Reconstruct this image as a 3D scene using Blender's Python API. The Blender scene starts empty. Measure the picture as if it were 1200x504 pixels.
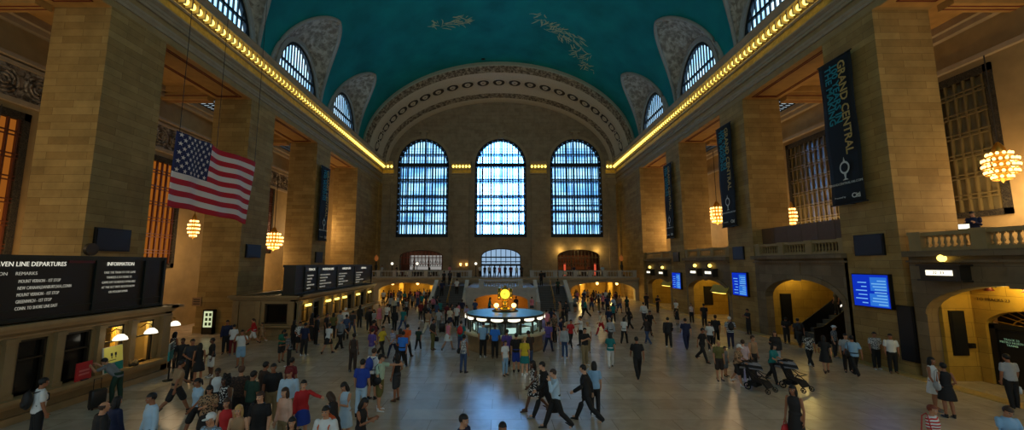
# hall of a railway terminus; camera geometry in the frame of 1200 x 504
import math
F_, CH_, CX = 467., 4.9, .3
CP = math.atan(57/F_)
_c, _s = math.cos(CP), math.sin(CP)
def _ray(u, v):
    a = (u-587.)/F_; b = (252.-v)/F_
    return (a, _c-b*_s, _s+b*_c)
def aty(u, v, Y): r = _ray(u, v); t = Y/r[1]; return (CX+r[0]*t, Y, CH_+r[2]*t)
def atz(u, v, Z): r = _ray(u, v); t = (Z-CH_)/r[2]; return (CX+r[0]*t, r[1]*t, Z)
LC_E, WORLD_C, WORLD_E, EXPO = 600, (.62, .8, .86, 1), .55, 0.
import bpy, bmesh, math, random
from mathutils import Vector, Matrix, noise
random.seed(7)
PI = math.pi
SC = bpy.context.scene
COL = SC.collection
def lin(r, g, b):
    return tuple(((c/255)/12.92 if c/255 <= .04045 else ((c/255+.055)/1.055)**2.4) for c in (r, g, b))+(1,)
# ---------------------------------------------------------------- materials
def new_mat(name):
    m = bpy.data.materials.new(name); m.use_nodes = True
    nt = m.node_tree
    return m, nt, nt.nodes['Principled BSDF']
def mat(name, col, rough=.6, metal=0., emit=None, es=0., var=0., vscale=6., bump=0., spec=.5):
    m, nt, b = new_mat(name)
    b.inputs['Base Color'].default_value = col; b.inputs['Roughness'].default_value = rough
    b.inputs['Metallic'].default_value = metal
    b.inputs['Specular IOR Level'].default_value = spec
    if emit:
        b.inputs['Emission Color'].default_value = emit; b.inputs['Emission Strength'].default_value = es
    if var or bump:
        g = nt.nodes.new('ShaderNodeNewGeometry')
        n = nt.nodes.new('ShaderNodeTexNoise'); n.inputs['Scale'].default_value = vscale; n.inputs['Detail'].default_value = 4
        nt.links.new(g.outputs['Position'], n.inputs['Vector'])
        if var:
            r = nt.nodes.new('ShaderNodeMapRange'); r.inputs['To Min'].default_value = 1-var; r.inputs['To Max'].default_value = 1+var
            r.inputs['From Min'].default_value = .25; r.inputs['From Max'].default_value = .75
            mx = nt.nodes.new('ShaderNodeVectorMath'); mx.operation = 'SCALE'; mx.inputs[0].default_value = col[:3]
            nt.links.new(n.outputs['Fac'], r.inputs['Value']); nt.links.new(r.outputs['Result'], mx.inputs['Scale'])
            nt.links.new(mx.outputs[0], b.inputs['Base Color'])
        if bump:
            bp = nt.nodes.new('ShaderNodeBump'); bp.inputs['Strength'].default_value = bump; bp.inputs['Distance'].default_value = .05
            nt.links.new(n.outputs['Fac'], bp.inputs['Height']); nt.links.new(bp.outputs['Normal'], b.inputs['Normal'])
    return m
def plane_coords(nt):
    """world position folded so that masonry runs along whichever way the wall faces"""
    g = nt.nodes.new('ShaderNodeNewGeometry')
    sp = nt.nodes.new('ShaderNodeSeparateXYZ'); nt.links.new(g.outputs['Position'], sp.inputs[0])
    sn = nt.nodes.new('ShaderNodeSeparateXYZ'); nt.links.new(g.outputs['True Normal'], sn.inputs[0])
    ab = nt.nodes.new('ShaderNodeMath'); ab.operation = 'ABSOLUTE'; nt.links.new(sn.outputs['X'], ab.inputs[0])
    gt = nt.nodes.new('ShaderNodeMath'); gt.operation = 'GREATER_THAN'; gt.inputs[1].default_value = .6; nt.links.new(ab.outputs[0], gt.inputs[0])
    mx = nt.nodes.new('ShaderNodeMix'); mx.data_type = 'FLOAT'
    nt.links.new(gt.outputs[0], mx.inputs[0]); nt.links.new(sp.outputs['X'], mx.inputs[2]); nt.links.new(sp.outputs['Y'], mx.inputs[3])
    cb = nt.nodes.new('ShaderNodeCombineXYZ'); nt.links.new(mx.outputs[0], cb.inputs['X']); nt.links.new(sp.outputs['Z'], cb.inputs['Y'])
    return cb, g
def masonry(name, c1, c2, cm, bw=1.9, bh=.36, rough=.75, stain=.25):
    m, nt, b = new_mat(name)
    cb, g = plane_coords(nt)
    br = nt.nodes.new('ShaderNodeTexBrick'); br.inputs['Scale'].default_value = 1
    br.inputs['Brick Width'].default_value = bw; br.inputs['Row Height'].default_value = bh
    br.inputs['Mortar Size'].default_value = .008; br.inputs['Mortar Smooth'].default_value = .3
    br.inputs['Color1'].default_value = c1; br.inputs['Color2'].default_value = c2; br.inputs['Mortar'].default_value = cm
    nt.links.new(cb.outputs[0], br.inputs['Vector'])
    n = nt.nodes.new('ShaderNodeTexNoise'); n.inputs['Scale'].default_value = .9; n.inputs['Detail'].default_value = 6; n.inputs['Roughness'].default_value = .65
    nt.links.new(g.outputs['Position'], n.inputs['Vector'])
    r = nt.nodes.new('ShaderNodeMapRange'); r.inputs['From Min'].default_value = .3; r.inputs['From Max'].default_value = .7
    r.inputs['To Min'].default_value = 1-stain; r.inputs['To Max'].default_value = 1+stain*.6
    nt.links.new(n.outputs['Fac'], r.inputs['Value'])
    mx = nt.nodes.new('ShaderNodeVectorMath'); mx.operation = 'SCALE'
    nt.links.new(br.outputs['Color'], mx.inputs[0]); nt.links.new(r.outputs['Result'], mx.inputs['Scale'])
    nt.links.new(mx.outputs[0], b.inputs['Base Color'])
    b.inputs['Roughness'].default_value = rough; b.inputs['Specular IOR Level'].default_value = .3
    bp = nt.nodes.new('ShaderNodeBump'); bp.inputs['Strength'].default_value = .2; bp.inputs['Distance'].default_value = .02; bp.invert = True
    nt.links.new(br.outputs['Fac'], bp.inputs['Height']); nt.links.new(bp.outputs['Normal'], b.inputs['Normal'])
    return m
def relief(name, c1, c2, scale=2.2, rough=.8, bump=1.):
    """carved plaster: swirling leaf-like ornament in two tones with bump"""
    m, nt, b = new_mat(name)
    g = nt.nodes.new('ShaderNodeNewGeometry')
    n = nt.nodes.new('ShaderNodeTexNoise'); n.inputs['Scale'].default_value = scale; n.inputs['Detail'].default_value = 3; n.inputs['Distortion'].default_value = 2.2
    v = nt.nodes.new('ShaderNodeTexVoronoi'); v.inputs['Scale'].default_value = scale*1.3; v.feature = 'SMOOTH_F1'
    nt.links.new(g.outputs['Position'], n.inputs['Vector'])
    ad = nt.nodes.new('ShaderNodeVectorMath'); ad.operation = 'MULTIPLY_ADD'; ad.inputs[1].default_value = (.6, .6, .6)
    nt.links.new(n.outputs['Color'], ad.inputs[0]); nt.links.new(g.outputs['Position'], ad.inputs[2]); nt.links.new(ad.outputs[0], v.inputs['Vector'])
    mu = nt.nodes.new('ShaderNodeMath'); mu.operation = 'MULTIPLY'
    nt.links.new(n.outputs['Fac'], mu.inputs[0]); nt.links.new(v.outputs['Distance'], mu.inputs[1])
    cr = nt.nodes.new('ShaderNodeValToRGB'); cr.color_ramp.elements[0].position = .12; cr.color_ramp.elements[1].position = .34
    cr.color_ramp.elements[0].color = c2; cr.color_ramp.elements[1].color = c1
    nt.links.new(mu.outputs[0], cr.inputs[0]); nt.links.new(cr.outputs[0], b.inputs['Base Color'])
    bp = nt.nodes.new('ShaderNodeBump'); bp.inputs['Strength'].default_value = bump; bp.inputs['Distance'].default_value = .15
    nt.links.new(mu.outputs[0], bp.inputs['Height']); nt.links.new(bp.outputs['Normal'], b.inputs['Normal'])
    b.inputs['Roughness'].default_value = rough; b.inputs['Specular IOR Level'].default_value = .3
    return m
def emis(name, col, s):
    m = bpy.data.materials.new(name); m.use_nodes = True; nt = m.node_tree; nt.nodes.clear()
    o = nt.nodes.new('ShaderNodeOutputMaterial'); e = nt.nodes.new('ShaderNodeEmission')
    e.inputs[0].default_value = col; e.inputs[1].default_value = s; nt.links.new(e.outputs[0], o.inputs[0])
    return m
def sky_glazing(name, c1, c2, s, sc=(.25, .25, .5)):
    """frosted outer glazing: blurred view of bright sky and pale buildings outside"""
    m = bpy.data.materials.new(name); m.use_nodes = True; nt = m.node_tree; nt.nodes.clear()
    o = nt.nodes.new('ShaderNodeOutputMaterial'); e = nt.nodes.new('ShaderNodeEmission'); e.inputs[1].default_value = s
    g = nt.nodes.new('ShaderNodeNewGeometry'); mp = nt.nodes.new('ShaderNodeMapping'); mp.inputs['Scale'].default_value = sc
    n = nt.nodes.new('ShaderNodeTexNoise'); n.inputs['Scale'].default_value = 1; n.inputs['Detail'].default_value = 5
    nt.links.new(g.outputs['Position'], mp.inputs[0]); nt.links.new(mp.outputs[0], n.inputs['Vector'])
    cr = nt.nodes.new('ShaderNodeValToRGB'); cr.color_ramp.elements[0].position = .36; cr.color_ramp.elements[1].position = .6
    cr.color_ramp.elements[0].color = c1; cr.color_ramp.elements[1].color = c2
    nt.links.new(n.outputs['Fac'], cr.inputs[0]); nt.links.new(cr.outputs[0], e.inputs[0]); nt.links.new(e.outputs[0], o.inputs[0])
    return m
def floor_mat():
    m, nt, b = new_mat('marble_floor')
    g = nt.nodes.new('ShaderNodeNewGeometry')
    br = nt.nodes.new('ShaderNodeTexBrick'); br.inputs['Scale'].default_value = 1
    br.inputs['Brick Width'].default_value = 1.9; br.inputs['Row Height'].default_value = .95; br.inputs['Mortar Size'].default_value = .012
    br.inputs['Color1'].default_value = lin(186, 168, 146); br.inputs['Color2'].default_value = lin(208, 190, 166); br.inputs['Mortar'].default_value = lin(150, 132, 110)
    nt.links.new(g.outputs['Position'], br.inputs['Vector'])
    n = nt.nodes.new('ShaderNodeTexNoise'); n.inputs['Scale'].default_value = 1.4; n.inputs['Detail'].default_value = 8; n.inputs['Distortion'].default_value = 1.2
    nt.links.new(g.outputs['Position'], n.inputs['Vector'])
    r = nt.nodes.new('ShaderNodeMapRange'); r.inputs['From Min'].default_value = .3; r.inputs['From Max'].default_value = .7
    r.inputs['To Min'].default_value = .84; r.inputs['To Max'].default_value = 1.1
    nt.links.new(n.outputs['Fac'], r.inputs['Value'])
    mx = nt.nodes.new('ShaderNodeVectorMath'); mx.operation = 'SCALE'
    nt.links.new(br.outputs['Color'], mx.inputs[0]); nt.links.new(r.outputs['Result'], mx.inputs['Scale'])
    nt.links.new(mx.outputs[0], b.inputs['Base Color'])
    b.inputs['Roughness'].default_value = .27
    b.inputs['Specular IOR Level'].default_value = .85
    return m
def vault_mat():
    """teal painted vault with scattered faint gold star-figure strokes"""
    m, nt, b = new_mat('teal_vault')
    g = nt.nodes.new('ShaderNodeNewGeometry')
    n0 = nt.nodes.new('ShaderNodeTexNoise'); n0.inputs['Scale'].default_value = .35; n0.inputs['Detail'].default_value = 5
    nt.links.new(g.outputs['Position'], n0.inputs['Vector'])
    base = nt.nodes.new('ShaderNodeValToRGB'); base.color_ramp.elements[0].position = .3; base.color_ramp.elements[1].position = .7
    base.color_ramp.elements[0].color = lin(0, 122, 124); base.color_ramp.elements[1].color = lin(4, 150, 148)
    nt.links.new(n0.outputs['Fac'], base.inputs[0])
    nt.links.new(base.outputs[0], b.inputs['Base Color']); b.inputs['Roughness'].default_value = .7; b.inputs['Specular IOR Level'].default_value = .25
    return m
# ---------------------------------------------------------------- mesh builder
class MB:
    def __init__(s): s.v = []; s.f = []; s.m = []; s.mi = 0; s.sm = []
    def add(s, vs, fs, smooth=False):
        o = len(s.v); s.v += [tuple(v) for v in vs]
        for f in fs: s.f.append([i+o for i in f]); s.m.append(s.mi); s.sm.append(smooth)
        return s
    def box(s, x0, x1, y0, y1, z0, z1):
        if x0 > x1: x0, x1 = x1, x0
        if y0 > y1: y0, y1 = y1, y0
        v = [(x, y, z) for z in (z0, z1) for y in (y0, y1) for x in (x0, x1)]
        return s.add(v, [(0, 2, 3, 1), (4, 5, 7, 6), (0, 1, 5, 4), (2, 6, 7, 3), (0, 4, 6, 2), (1, 3, 7, 5)])
    def grid(s, rows, smooth=True, closed=False):
        n = len(rows[0]); vs = [p for r in rows for p in r]; fs = []
        for i in range(len(rows)-1):
            for j in range(n if closed else n-1):
                k = (j+1) % n
                fs.append((i*n+j, i*n+k, (i+1)*n+k, (i+1)*n+j))
        return s.add(vs, fs, smooth)
    def lathe(s, prof, c=(0, 0, 0), n=16, a0=0, a1=2*PI, smooth=True):
        full = abs(a1-a0-2*PI) < 1e-6
        k = n if full else n+1
        rows = [[(c[0]+r*math.cos(a0+(a1-a0)*j/n), c[1]+r*math.sin(a0+(a1-a0)*j/n), c[2]+z) for j in range(k)] for r, z in prof]
        return s.grid(rows, smooth, full)
    def tube(s, pts, r, n=8, caps=True):
        pts = [Vector(p) for p in pts]; rows = []
        if not hasattr(r, '__len__'): r = [r]*len(pts)
        for i, p in enumerate(pts):
            d = (pts[min(i+1, len(pts)-1)]-pts[max(i-1, 0)]).normalized()
            a = d.cross(Vector((0, 0, 1)) if abs(d.z) < .9 else Vector((0, 1, 0))).normalized(); b = d.cross(a)
            rows.append([tuple(p+(a*math.cos(2*PI*j/n)+b*math.sin(2*PI*j/n))*r[i]) for j in range(n)])
        o = len(s.v); s.grid(rows, True, True)
        if caps:
            s.add(rows[0], [list(range(n))]); s.add(rows[-1], [list(range(n))[::-1]])
        return s
    def sphere(s, c, r, n=12, m=8, sz=(1, 1, 1)):
        rows = [[(c[0]+r*sz[0]*math.sin(PI*i/m)*math.cos(2*PI*j/n), c[1]+r*sz[1]*math.sin(PI*i/m)*math.sin(2*PI*j/n), c[2]-r*sz[2]*math.cos(PI*i/m)) for j in range(n)] for i in range(m+1)]
        return s.grid(rows, True, True)
    def poly_extrude(s, poly, d, fn=None):
        """poly: list of 3D pts (planar), d: extrude vector"""
        n = len(poly); d = Vector(d); a = [Vector(p) for p in poly]; b = [p+d for p in a]
        fs = [list(range(n)), list(range(2*n-1, n-1, -1))]+[(i, (i+1) % n, n+(i+1) % n, n+i) for i in range(n)]
        return s.add(a+b, fs)
    def build(s, name, mats, parent=None, loc=None, recalc=True, merge=False):
        me = bpy.data.meshes.new(name); me.from_pydata(s.v, [], s.f)
        if not isinstance(mats, (list, tuple)): mats = [mats]
        for m in mats: me.materials.append(m)
        for p, mi, sm in zip(me.polygons, s.m, s.sm): p.material_index = mi; p.use_smooth = sm
        if recalc:
            bm = bmesh.new(); bm.from_mesh(me)
            if merge: bmesh.ops.remove_doubles(bm, verts=bm.verts, dist=1e-4)
            bmesh.ops.recalc_face_normals(bm, faces=bm.faces); bm.to_mesh(me); bm.free()
        o = bpy.data.objects.new(name, me); COL.objects.link(o)
        if parent is not None: o.parent = parent
        if loc is not None: o.location = loc
        return o
def tag(o, label=None, cat=None, group=None, kind=None):
    if label: o['label'] = label
    if cat: o['category'] = cat
    if group: o['group'] = group
    if kind: o['kind'] = kind
    return o
def struct(name, mb, m, parent=None, **k):
    o = mb.build(name, m, parent, **k); 
    if parent is None: o['kind'] = 'structure'
    return o
def empty(name, loc=(0, 0, 0), rz=0):
    o = bpy.data.objects.new(name, None); COL.objects.link(o); o.location = loc; o.rotation_euler = (0, 0, rz); o.empty_display_size = .3
    return o
def dup(o, parent=None):
    c = o.copy(); COL.objects.link(c)
    if parent is not None: c.parent = parent
    for ch in o.children: dup(ch, c)
    return c
def axes(o, org, xa, ya):
    xa = Vector(xa).normalized(); ya = Vector(ya).normalized(); za = xa.cross(ya)
    o.matrix_world = Matrix(((xa.x, ya.x, za.x, org[0]), (xa.y, ya.y, za.y, org[1]), (xa.z, ya.z, za.z, org[2]), (0, 0, 0, 1)))
def text(name, body, size, m, parent, org, xa, ya=(0, 0, 1), align='LEFT', sx=1., ext=.004, bold=0., sp=1.):
    cu = bpy.data.curves.new(name, 'FONT'); cu.body = body; cu.size = size; cu.align_x = align; cu.align_y = 'CENTER'
    cu.extrude = ext; cu.offset = bold; cu.space_character = sp; cu.resolution_u = 2; cu.materials.append(m)
    tmp = bpy.data.objects.new(name, cu); COL.objects.link(tmp)
    me = bpy.data.meshes.new_from_object(tmp.evaluated_get(bpy.context.evaluated_depsgraph_get())); bpy.data.objects.remove(tmp); bpy.data.curves.remove(cu)
    o = bpy.data.objects.new(name, me); COL.objects.link(o)
    xa = Vector(xa); ya = Vector(ya); za = xa.cross(ya)
    M = Matrix(((xa.x*sx, ya.x, za.x, org[0]), (xa.y*sx, ya.y, za.y, org[1]), (xa.z*sx, ya.z, za.z, org[2]), (0, 0, 0, 1)))
    if parent is not None:
        o.parent = parent
        bpy.context.view_layer.update()
        M = parent.matrix_world.inverted() @ M
    o.matrix_local = M
    return o
def pierced(mb, u0, u1, z0, ztop, ops, t, P, n=16):
    """wall panel in the u-z plane with arched or square openings; P(u,d,z)->xyz, d in 0..t is depth
    ops: (uc, half, zbottom, zspring, rise)"""
    zt = ztop if callable(ztop) else (lambda u: ztop)
    us = {u0, u1}
    for uc, hw, zb, zs, ri in ops:
        k = n if ri else 1
        for i in range(k+1): us.add(round(uc-hw*math.cos(PI*i/k), 5) if ri else round(uc+hw*(2*i-1), 5))
    if callable(ztop):
        for i in range(41): us.add(round(u0+(u1-u0)*(.5-.5*math.cos(PI*i/40)), 5))
    us = sorted(u for u in us if u0-1e-6 <= u <= u1+1e-6)
    def top(op, u):
        uc, hw, zb, zs, ri = op
        q = max(0, 1-((u-uc)/hw)**2); return zs+ri*math.sqrt(q)
    def quad(a, b, za, zb, zc, zd):
        if zc-za < 1e-5 and zd-zb < 1e-5: return
        mb.add([P(a, 0, za), P(b, 0, zb), P(b, 0, zd), P(a, 0, zc)], [(0, 1, 2, 3)])
        mb.add([P(a, t, za), P(b, t, zb), P(b, t, zd), P(a, t, zc)], [(3, 2, 1, 0)])
    for a, b in zip(us, us[1:]):
        if b-a < 1e-5: continue
        mid = (a+b)/2
        inn = sorted([o for o in ops if abs(mid-o[0]) < o[1]], key=lambda o: o[2])
        la = lb = z0
        for o in inn:
            quad(a, b, la, lb, max(la, o[2]), max(lb, o[2]))
            if o[2] > z0+1e-5: mb.add([P(a, 0, o[2]), P(b, 0, o[2]), P(b, t, o[2]), P(a, t, o[2])], [(0, 1, 2, 3)])
            la, lb = top(o, a), top(o, b)
            mb.add([P(a, 0, la), P(b, 0, lb), P(b, t, lb), P(a, t, la)], [(3, 2, 1, 0)], bool(o[4]))
        quad(a, b, la, lb, zt(a), zt(b))
        mb.add([P(a, 0, zt(a)), P(b, 0, zt(b)), P(b, t, zt(b)), P(a, t, zt(a))], [(0, 1, 2, 3)])
    for o in ops:
        for sgn in (-1, 1):
            u = o[0]+sgn*o[1]
            mb.add([P(u, 0, o[2]), P(u, t, o[2]), P(u, t, o[3]), P(u, 0, o[3])], [(0, 1, 2, 3)])
    for u in (u0, u1):
        mb.add([P(u, 0, z0), P(u, t, z0), P(u, t, zt(u)), P(u, 0, zt(u))], [(0, 1, 2, 3)])
    return mb
def arch_ring(mb, uc, hw, zs, ri, w, d0, d1, P, n=24, zb=None):
    """moulded frame around an arch (optionally down the jambs to zb)"""
    path = []
    if zb is not None: path.append((uc-hw, zb, -1, 0))
    for i in range(n+1):
        a = PI-PI*i/n; path.append((uc+hw*math.cos(a), zs+ri*math.sin(a), math.cos(a), math.sin(a)))
    if zb is not None: path.append((uc+hw, zb, 1, 0))
    rows = []
    for u, z, nx, nz in path:
        rows.append([P(u, d1, z), P(u, d0, z), P(u+nx*w, d0, z+nz*w), P(u+nx*w, d1, z+nz*w)])
    mb.grid(rows, False, True)
    mb.add(rows[0], [(0, 1, 2, 3)]); mb.add(rows[-1], [(3, 2, 1, 0)])
    return mb
W, WO, XO, YE = 18.7, 21.5, 25.0, 62.3
PR = lambda y, d, z: (W+d, y, z)
PL = lambda y, d, z: (-W-d, y, z)
PE = lambda x, d, z: (x, YE+d, z)
M = {}
M['stone'] = masonry('honey_limestone', lin(176, 144, 84), lin(152, 120, 66), lin(112, 86, 48))
M['stone2'] = masonry('end_wall_limestone', lin(164, 146, 118), lin(154, 134, 106), lin(122, 104, 80), 1.3, .6)
M['smooth'] = mat('smooth_limestone', lin(164, 138, 90), .7, var=.15, vscale=1.5, spec=.3)
M['mould'] = mat('moulded_limestone', lin(168, 150, 120), .7, var=.12, vscale=2, spec=.3)
M['arch'] = mat('pale_arch_limestone', lin(206, 192, 164), .75, var=.08); M['wood'] = mat('gilded_coffer_brown', lin(178, 138, 76), .6, var=.15, vscale=2)
M['redline'] = mat('dark_red_trim', lin(110, 40, 20), .6)
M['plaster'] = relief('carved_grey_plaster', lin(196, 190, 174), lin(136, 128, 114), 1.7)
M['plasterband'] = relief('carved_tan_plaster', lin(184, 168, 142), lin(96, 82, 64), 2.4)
M['rim'] = mat('pale_plaster_rim', lin(168, 166, 156), .8, var=.1)
M['gold'] = mat('gilt_frieze', lin(200, 160, 62), .5, .2, var=.3, vscale=4, bump=.5)
M['bronze'] = mat('dark_bronze', lin(58, 50, 38), .45, .4); M['olivebar'] = mat('olive_bronze_bars', lin(120, 104, 62), .4, .3)
M['cove'] = mat('dark_brown_cove', lin(70, 52, 30), .7); M['winframe'] = mat('blackened_steel_window', lin(26, 34, 44), .5, .2)
M['black'] = mat('black_panel', lin(14, 13, 13), .5)
M['iron'] = mat('black_iron', lin(24, 22, 20), .5, .3)
M['floor'] = floor_mat(); M['vault'] = vault_mat()
M['white'] = mat('white_enamel', lin(220, 215, 200), .5)
M['glow'] = emis('warm_bulb', lin(255, 222, 100), 3.6)
M['glowwarm'] = emis('amber_bulb', lin(255, 196, 110), 5.)
M['glowwhite'] = emis('white_lit_panel', lin(255, 246, 220), 1.6)
M['amber'] = emis('amber_lit_room', lin(206, 118, 40), .42)
M['daylightC'] = sky_glazing('bright_frosted_daylight', lin(84, 160, 250), lin(124, 192, 255), 17)
M['daylightS'] = sky_glazing('blue_frosted_daylight', lin(80, 142, 206), lin(142, 200, 242), 3.1)
M['daylightL'] = sky_glazing('lunette_daylight', lin(130, 186, 224), lin(190, 226, 250), 2.6, (.5, .5, .3))
M['borderpane'] = emis('small_border_panes', lin(90, 130, 170), .5); M['sky'] = emis('skylight_panel', lin(200, 220, 230), .9)
M['yellowwall'] = masonry('yellow_limestone', lin(190, 150, 60), lin(176, 136, 50), lin(120, 90, 30), 1.2, .6)
M['brass'] = mat('brass', lin(196, 150, 60), .35, .8)
M['marble_step'] = mat('grey_marble', lin(150, 140, 126), .35, var=.15, vscale=3)
M['parapet'] = mat('pale_marble', lin(176, 172, 164), .4, var=.1, vscale=3)
# ---------------------------------------------------------------- floor
struct('floor', MB().box(-XO-.5, XO+.5, -10, 66, -.3, 0), M['floor'])
o = MB(); o.mi = 0
o.box(18.0, 18.7, 10, 51, 0, .02); struct('trim_1', o, mat('worn_yellow_marble', lin(190, 160, 100), .3, var=.2), None)
# ---------------------------------------------------------------- piers and upper walls
PY = [(18.1, 21.3), (29.1, 32.3), (40.1, 43.3)]
for k, (y0, y1) in enumerate(PY):
    for s in (-1, 1):
        if k == 0 and s == 1: y0, y1 = 18.4, 21.5
        b = MB().box(s*W, s*WO, y0, y1, 0, 17.4)
        b.box(s*(W-.06), s*(WO+.1), y0-.06, y1+.06, 0, .5)
        o = struct('stone_pier', b, M['stone'])
for s, nm in ((-1, 'left'), (1, 'right')):
    b = MB().box(s*W, s*WO, 51.1, YE, 0, 17.4)
    b.box(s*(W-.25), s*W, 51.1, 52.4, 0, 17.4); b.box(s*(W-.25), s*W, 60.6, YE, 0, 17.4)
    struct('wall_%s' % nm, b, M['stone'])
    b = MB().box(s*W, s*WO, -8, YE, 17.4, 20.8)
    struct('wall_%s_upper' % nm, b, M['smooth'])
    # soffit coffers under the upper wall between the piers
    b = MB()
    for y0, y1 in ((10.3, 18.1), (21.3, 29.1), (32.3, 40.1), (43.3, 51.1)):
        b.mi = 0; b.box(s*(W+.02), s*(WO-.02), y0, y1, 17.34, 17.4)
        b.mi = 1
        for q in (.45, .62):
            b.box(s*(W+q), s*(W+q+.06), y0+q, y1-q, 17.3, 17.36); b.box(s*(WO-q), s*(WO-q-.06), y0+q, y1-q, 17.3, 17.36)
            b.box(s*(W+q), s*(WO-q), y0+q, y0+q+.06, 17.3, 17.36); b.box(s*(W+q), s*(WO-q), y1-q, y1-q-.06, 17.3, 17.36)
    struct('trim_2' if s < 0 else 'trim_3', b, [M['wood'], M['redline']])
# ---------------------------------------------------------------- cornice
PROF = [([(0, 17.75), (.08, 17.75), (.08, 17.9), (.16, 18.0), (.16, 18.12), (0, 18.14)], 0),
        ([(0, 18.5), (.14, 18.5), (.14, 18.66), (.2, 18.7), (.2, 18.78), (.1, 18.84), (.1, 18.94), (.3, 19.06), (.3, 19.16), (0, 19.2)], 0),
        ([(0, 19.2), (.08, 19.2), (.08, 19.78), (0, 19.78)], 1),
        ([(0, 19.78), (.16, 19.78), (.24, 19.86), (.24, 19.93), (0, 19.93)], 0),
        ([(0, 19.93), (.2, 19.93), (.2, 20.56), (0, 20.56)], 2),
        ([(0, 20.56), (.74, 20.56), (.74, 20.72), (.95, 20.95), (.95, 21.05), (0, 21.05)], 0)]
def cornice(mb, P, u0, u1):
    for poly, mi in PROF:
        mb.mi = mi
        a = [P(u0, -d, z) for d, z in poly]; b_ = [P(u1, -d, z) for d, z in poly]
        n = len(poly); mb.add(a+b_, [list(range(n)), list(range(n, 2*n))]+[(i, (i+1) % n, n+(i+1) % n, n+i) for i in range(n)])
    mb.mi = 0
    n = max(1, round((u1-u0)/.52))
    for i in range(n+1):
        u = u0+(u1-u0)*i/n
        c = [P(u-.05, -.2, 20.0), P(u+.05, -.2, 20.0), P(u+.05, -.62, 20.0), P(u-.05, -.62, 20.0)]
        mb.poly_extrude(c, (0, 0, .56))
    return n
lamp_me = None
def lamps(P, u0, u1, n, lo, label, group):
    global lamp_me
    for i in range(n):
        u = u0+(u1-u0)*(i+.5)/n
        if u < lo: continue
        if lamp_me is None:
            b = MB(); b.mi = 0; b.sphere((0, 0, 0), .175, 10, 7, (1, 1, 1.25)); b.mi = 1; b.lathe([(.0, .22), (.09, .22), (.09, .34), (.0, .34)], n=8, smooth=False)
            o = b.build('cornice_lamp', [M['glow'], M['brass']]); lamp_me = o
        else:
            o = lamp_me.copy(); COL.objects.link(o)
        o.location = P(u, -.46, 20.22)
        tag(o, label, 'lamp', group)
for s, nm, P in ((-1, 'left', PL), (1, 'right', PR)):
    mb = MB(); n = cornice(mb, P, 8, YE)
    struct('trim_4' if s < 0 else 'trim_5', mb, [M['mould'], M['gold'], M['cove']])
    lamps(P, 8, YE-.3, n, 21, 'yellow bulb in the long row along the %s wall cornice' % nm, 'bulbs along the %s cornice' % nm)
mb = MB()
for (u0, u1, where) in ((-18.5, -16.75, 'left corner of the end wall'), (-7.5, -4.45, 'between the left and middle arched windows'), (4.95, 7.6, 'between the middle and right arched windows'), (16.95, 18.5, 'right corner of the end wall')):
    n = cornice(mb, PE, u0, u1)
    lamps(PE, u0, u1, n, -99, 'yellow bulb on the end wall cornice, %s' % where, 'bulbs on the end cornice, '+where)
struct('trim_6', mb, [M['mould'], M['gold'], M['cove']])
# ---------------------------------------------------------------- vault with lunettes
VA, VB, VZ = 19.1, 12.8, 20.8
LC = (25.2, 36.2, 47.2); GW = 4.65; PT = math.radians(36)
def vpt(s, phi, y): return (s*VA*math.cos(phi), y, VZ+VB*math.sin(phi))
def phib(y):
    for c in LC:
        t = abs(y-c)/GW
        if t < 1: return PT*(.9*math.sqrt(1-t*t)+.1*(1-t))
    return 0.
ys = [-8+i*1.5 for i in range(19)]
ys = [y for y in ys if y < LC[0]-GW]
for c in LC:
    for i in range(41): ys.append(c-GW*math.cos(PI*i/40) if True else 0)
    ys.append(c)
ys += [LC[-1]+GW+.6, 54.]
ys = sorted(set(round(y, 4) for y in ys))
mb = MB()
for s in (-1, 1):
    rows = []
    for y in ys:
        p0 = phib(y); rows.append([vpt(s, p0+(PI/2-p0)*j/26, y) for j in range(27)])
    mb.grid(rows)
struct('ceiling', mb, M['vault'], merge=True)
rimo = []
k = 0
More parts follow.
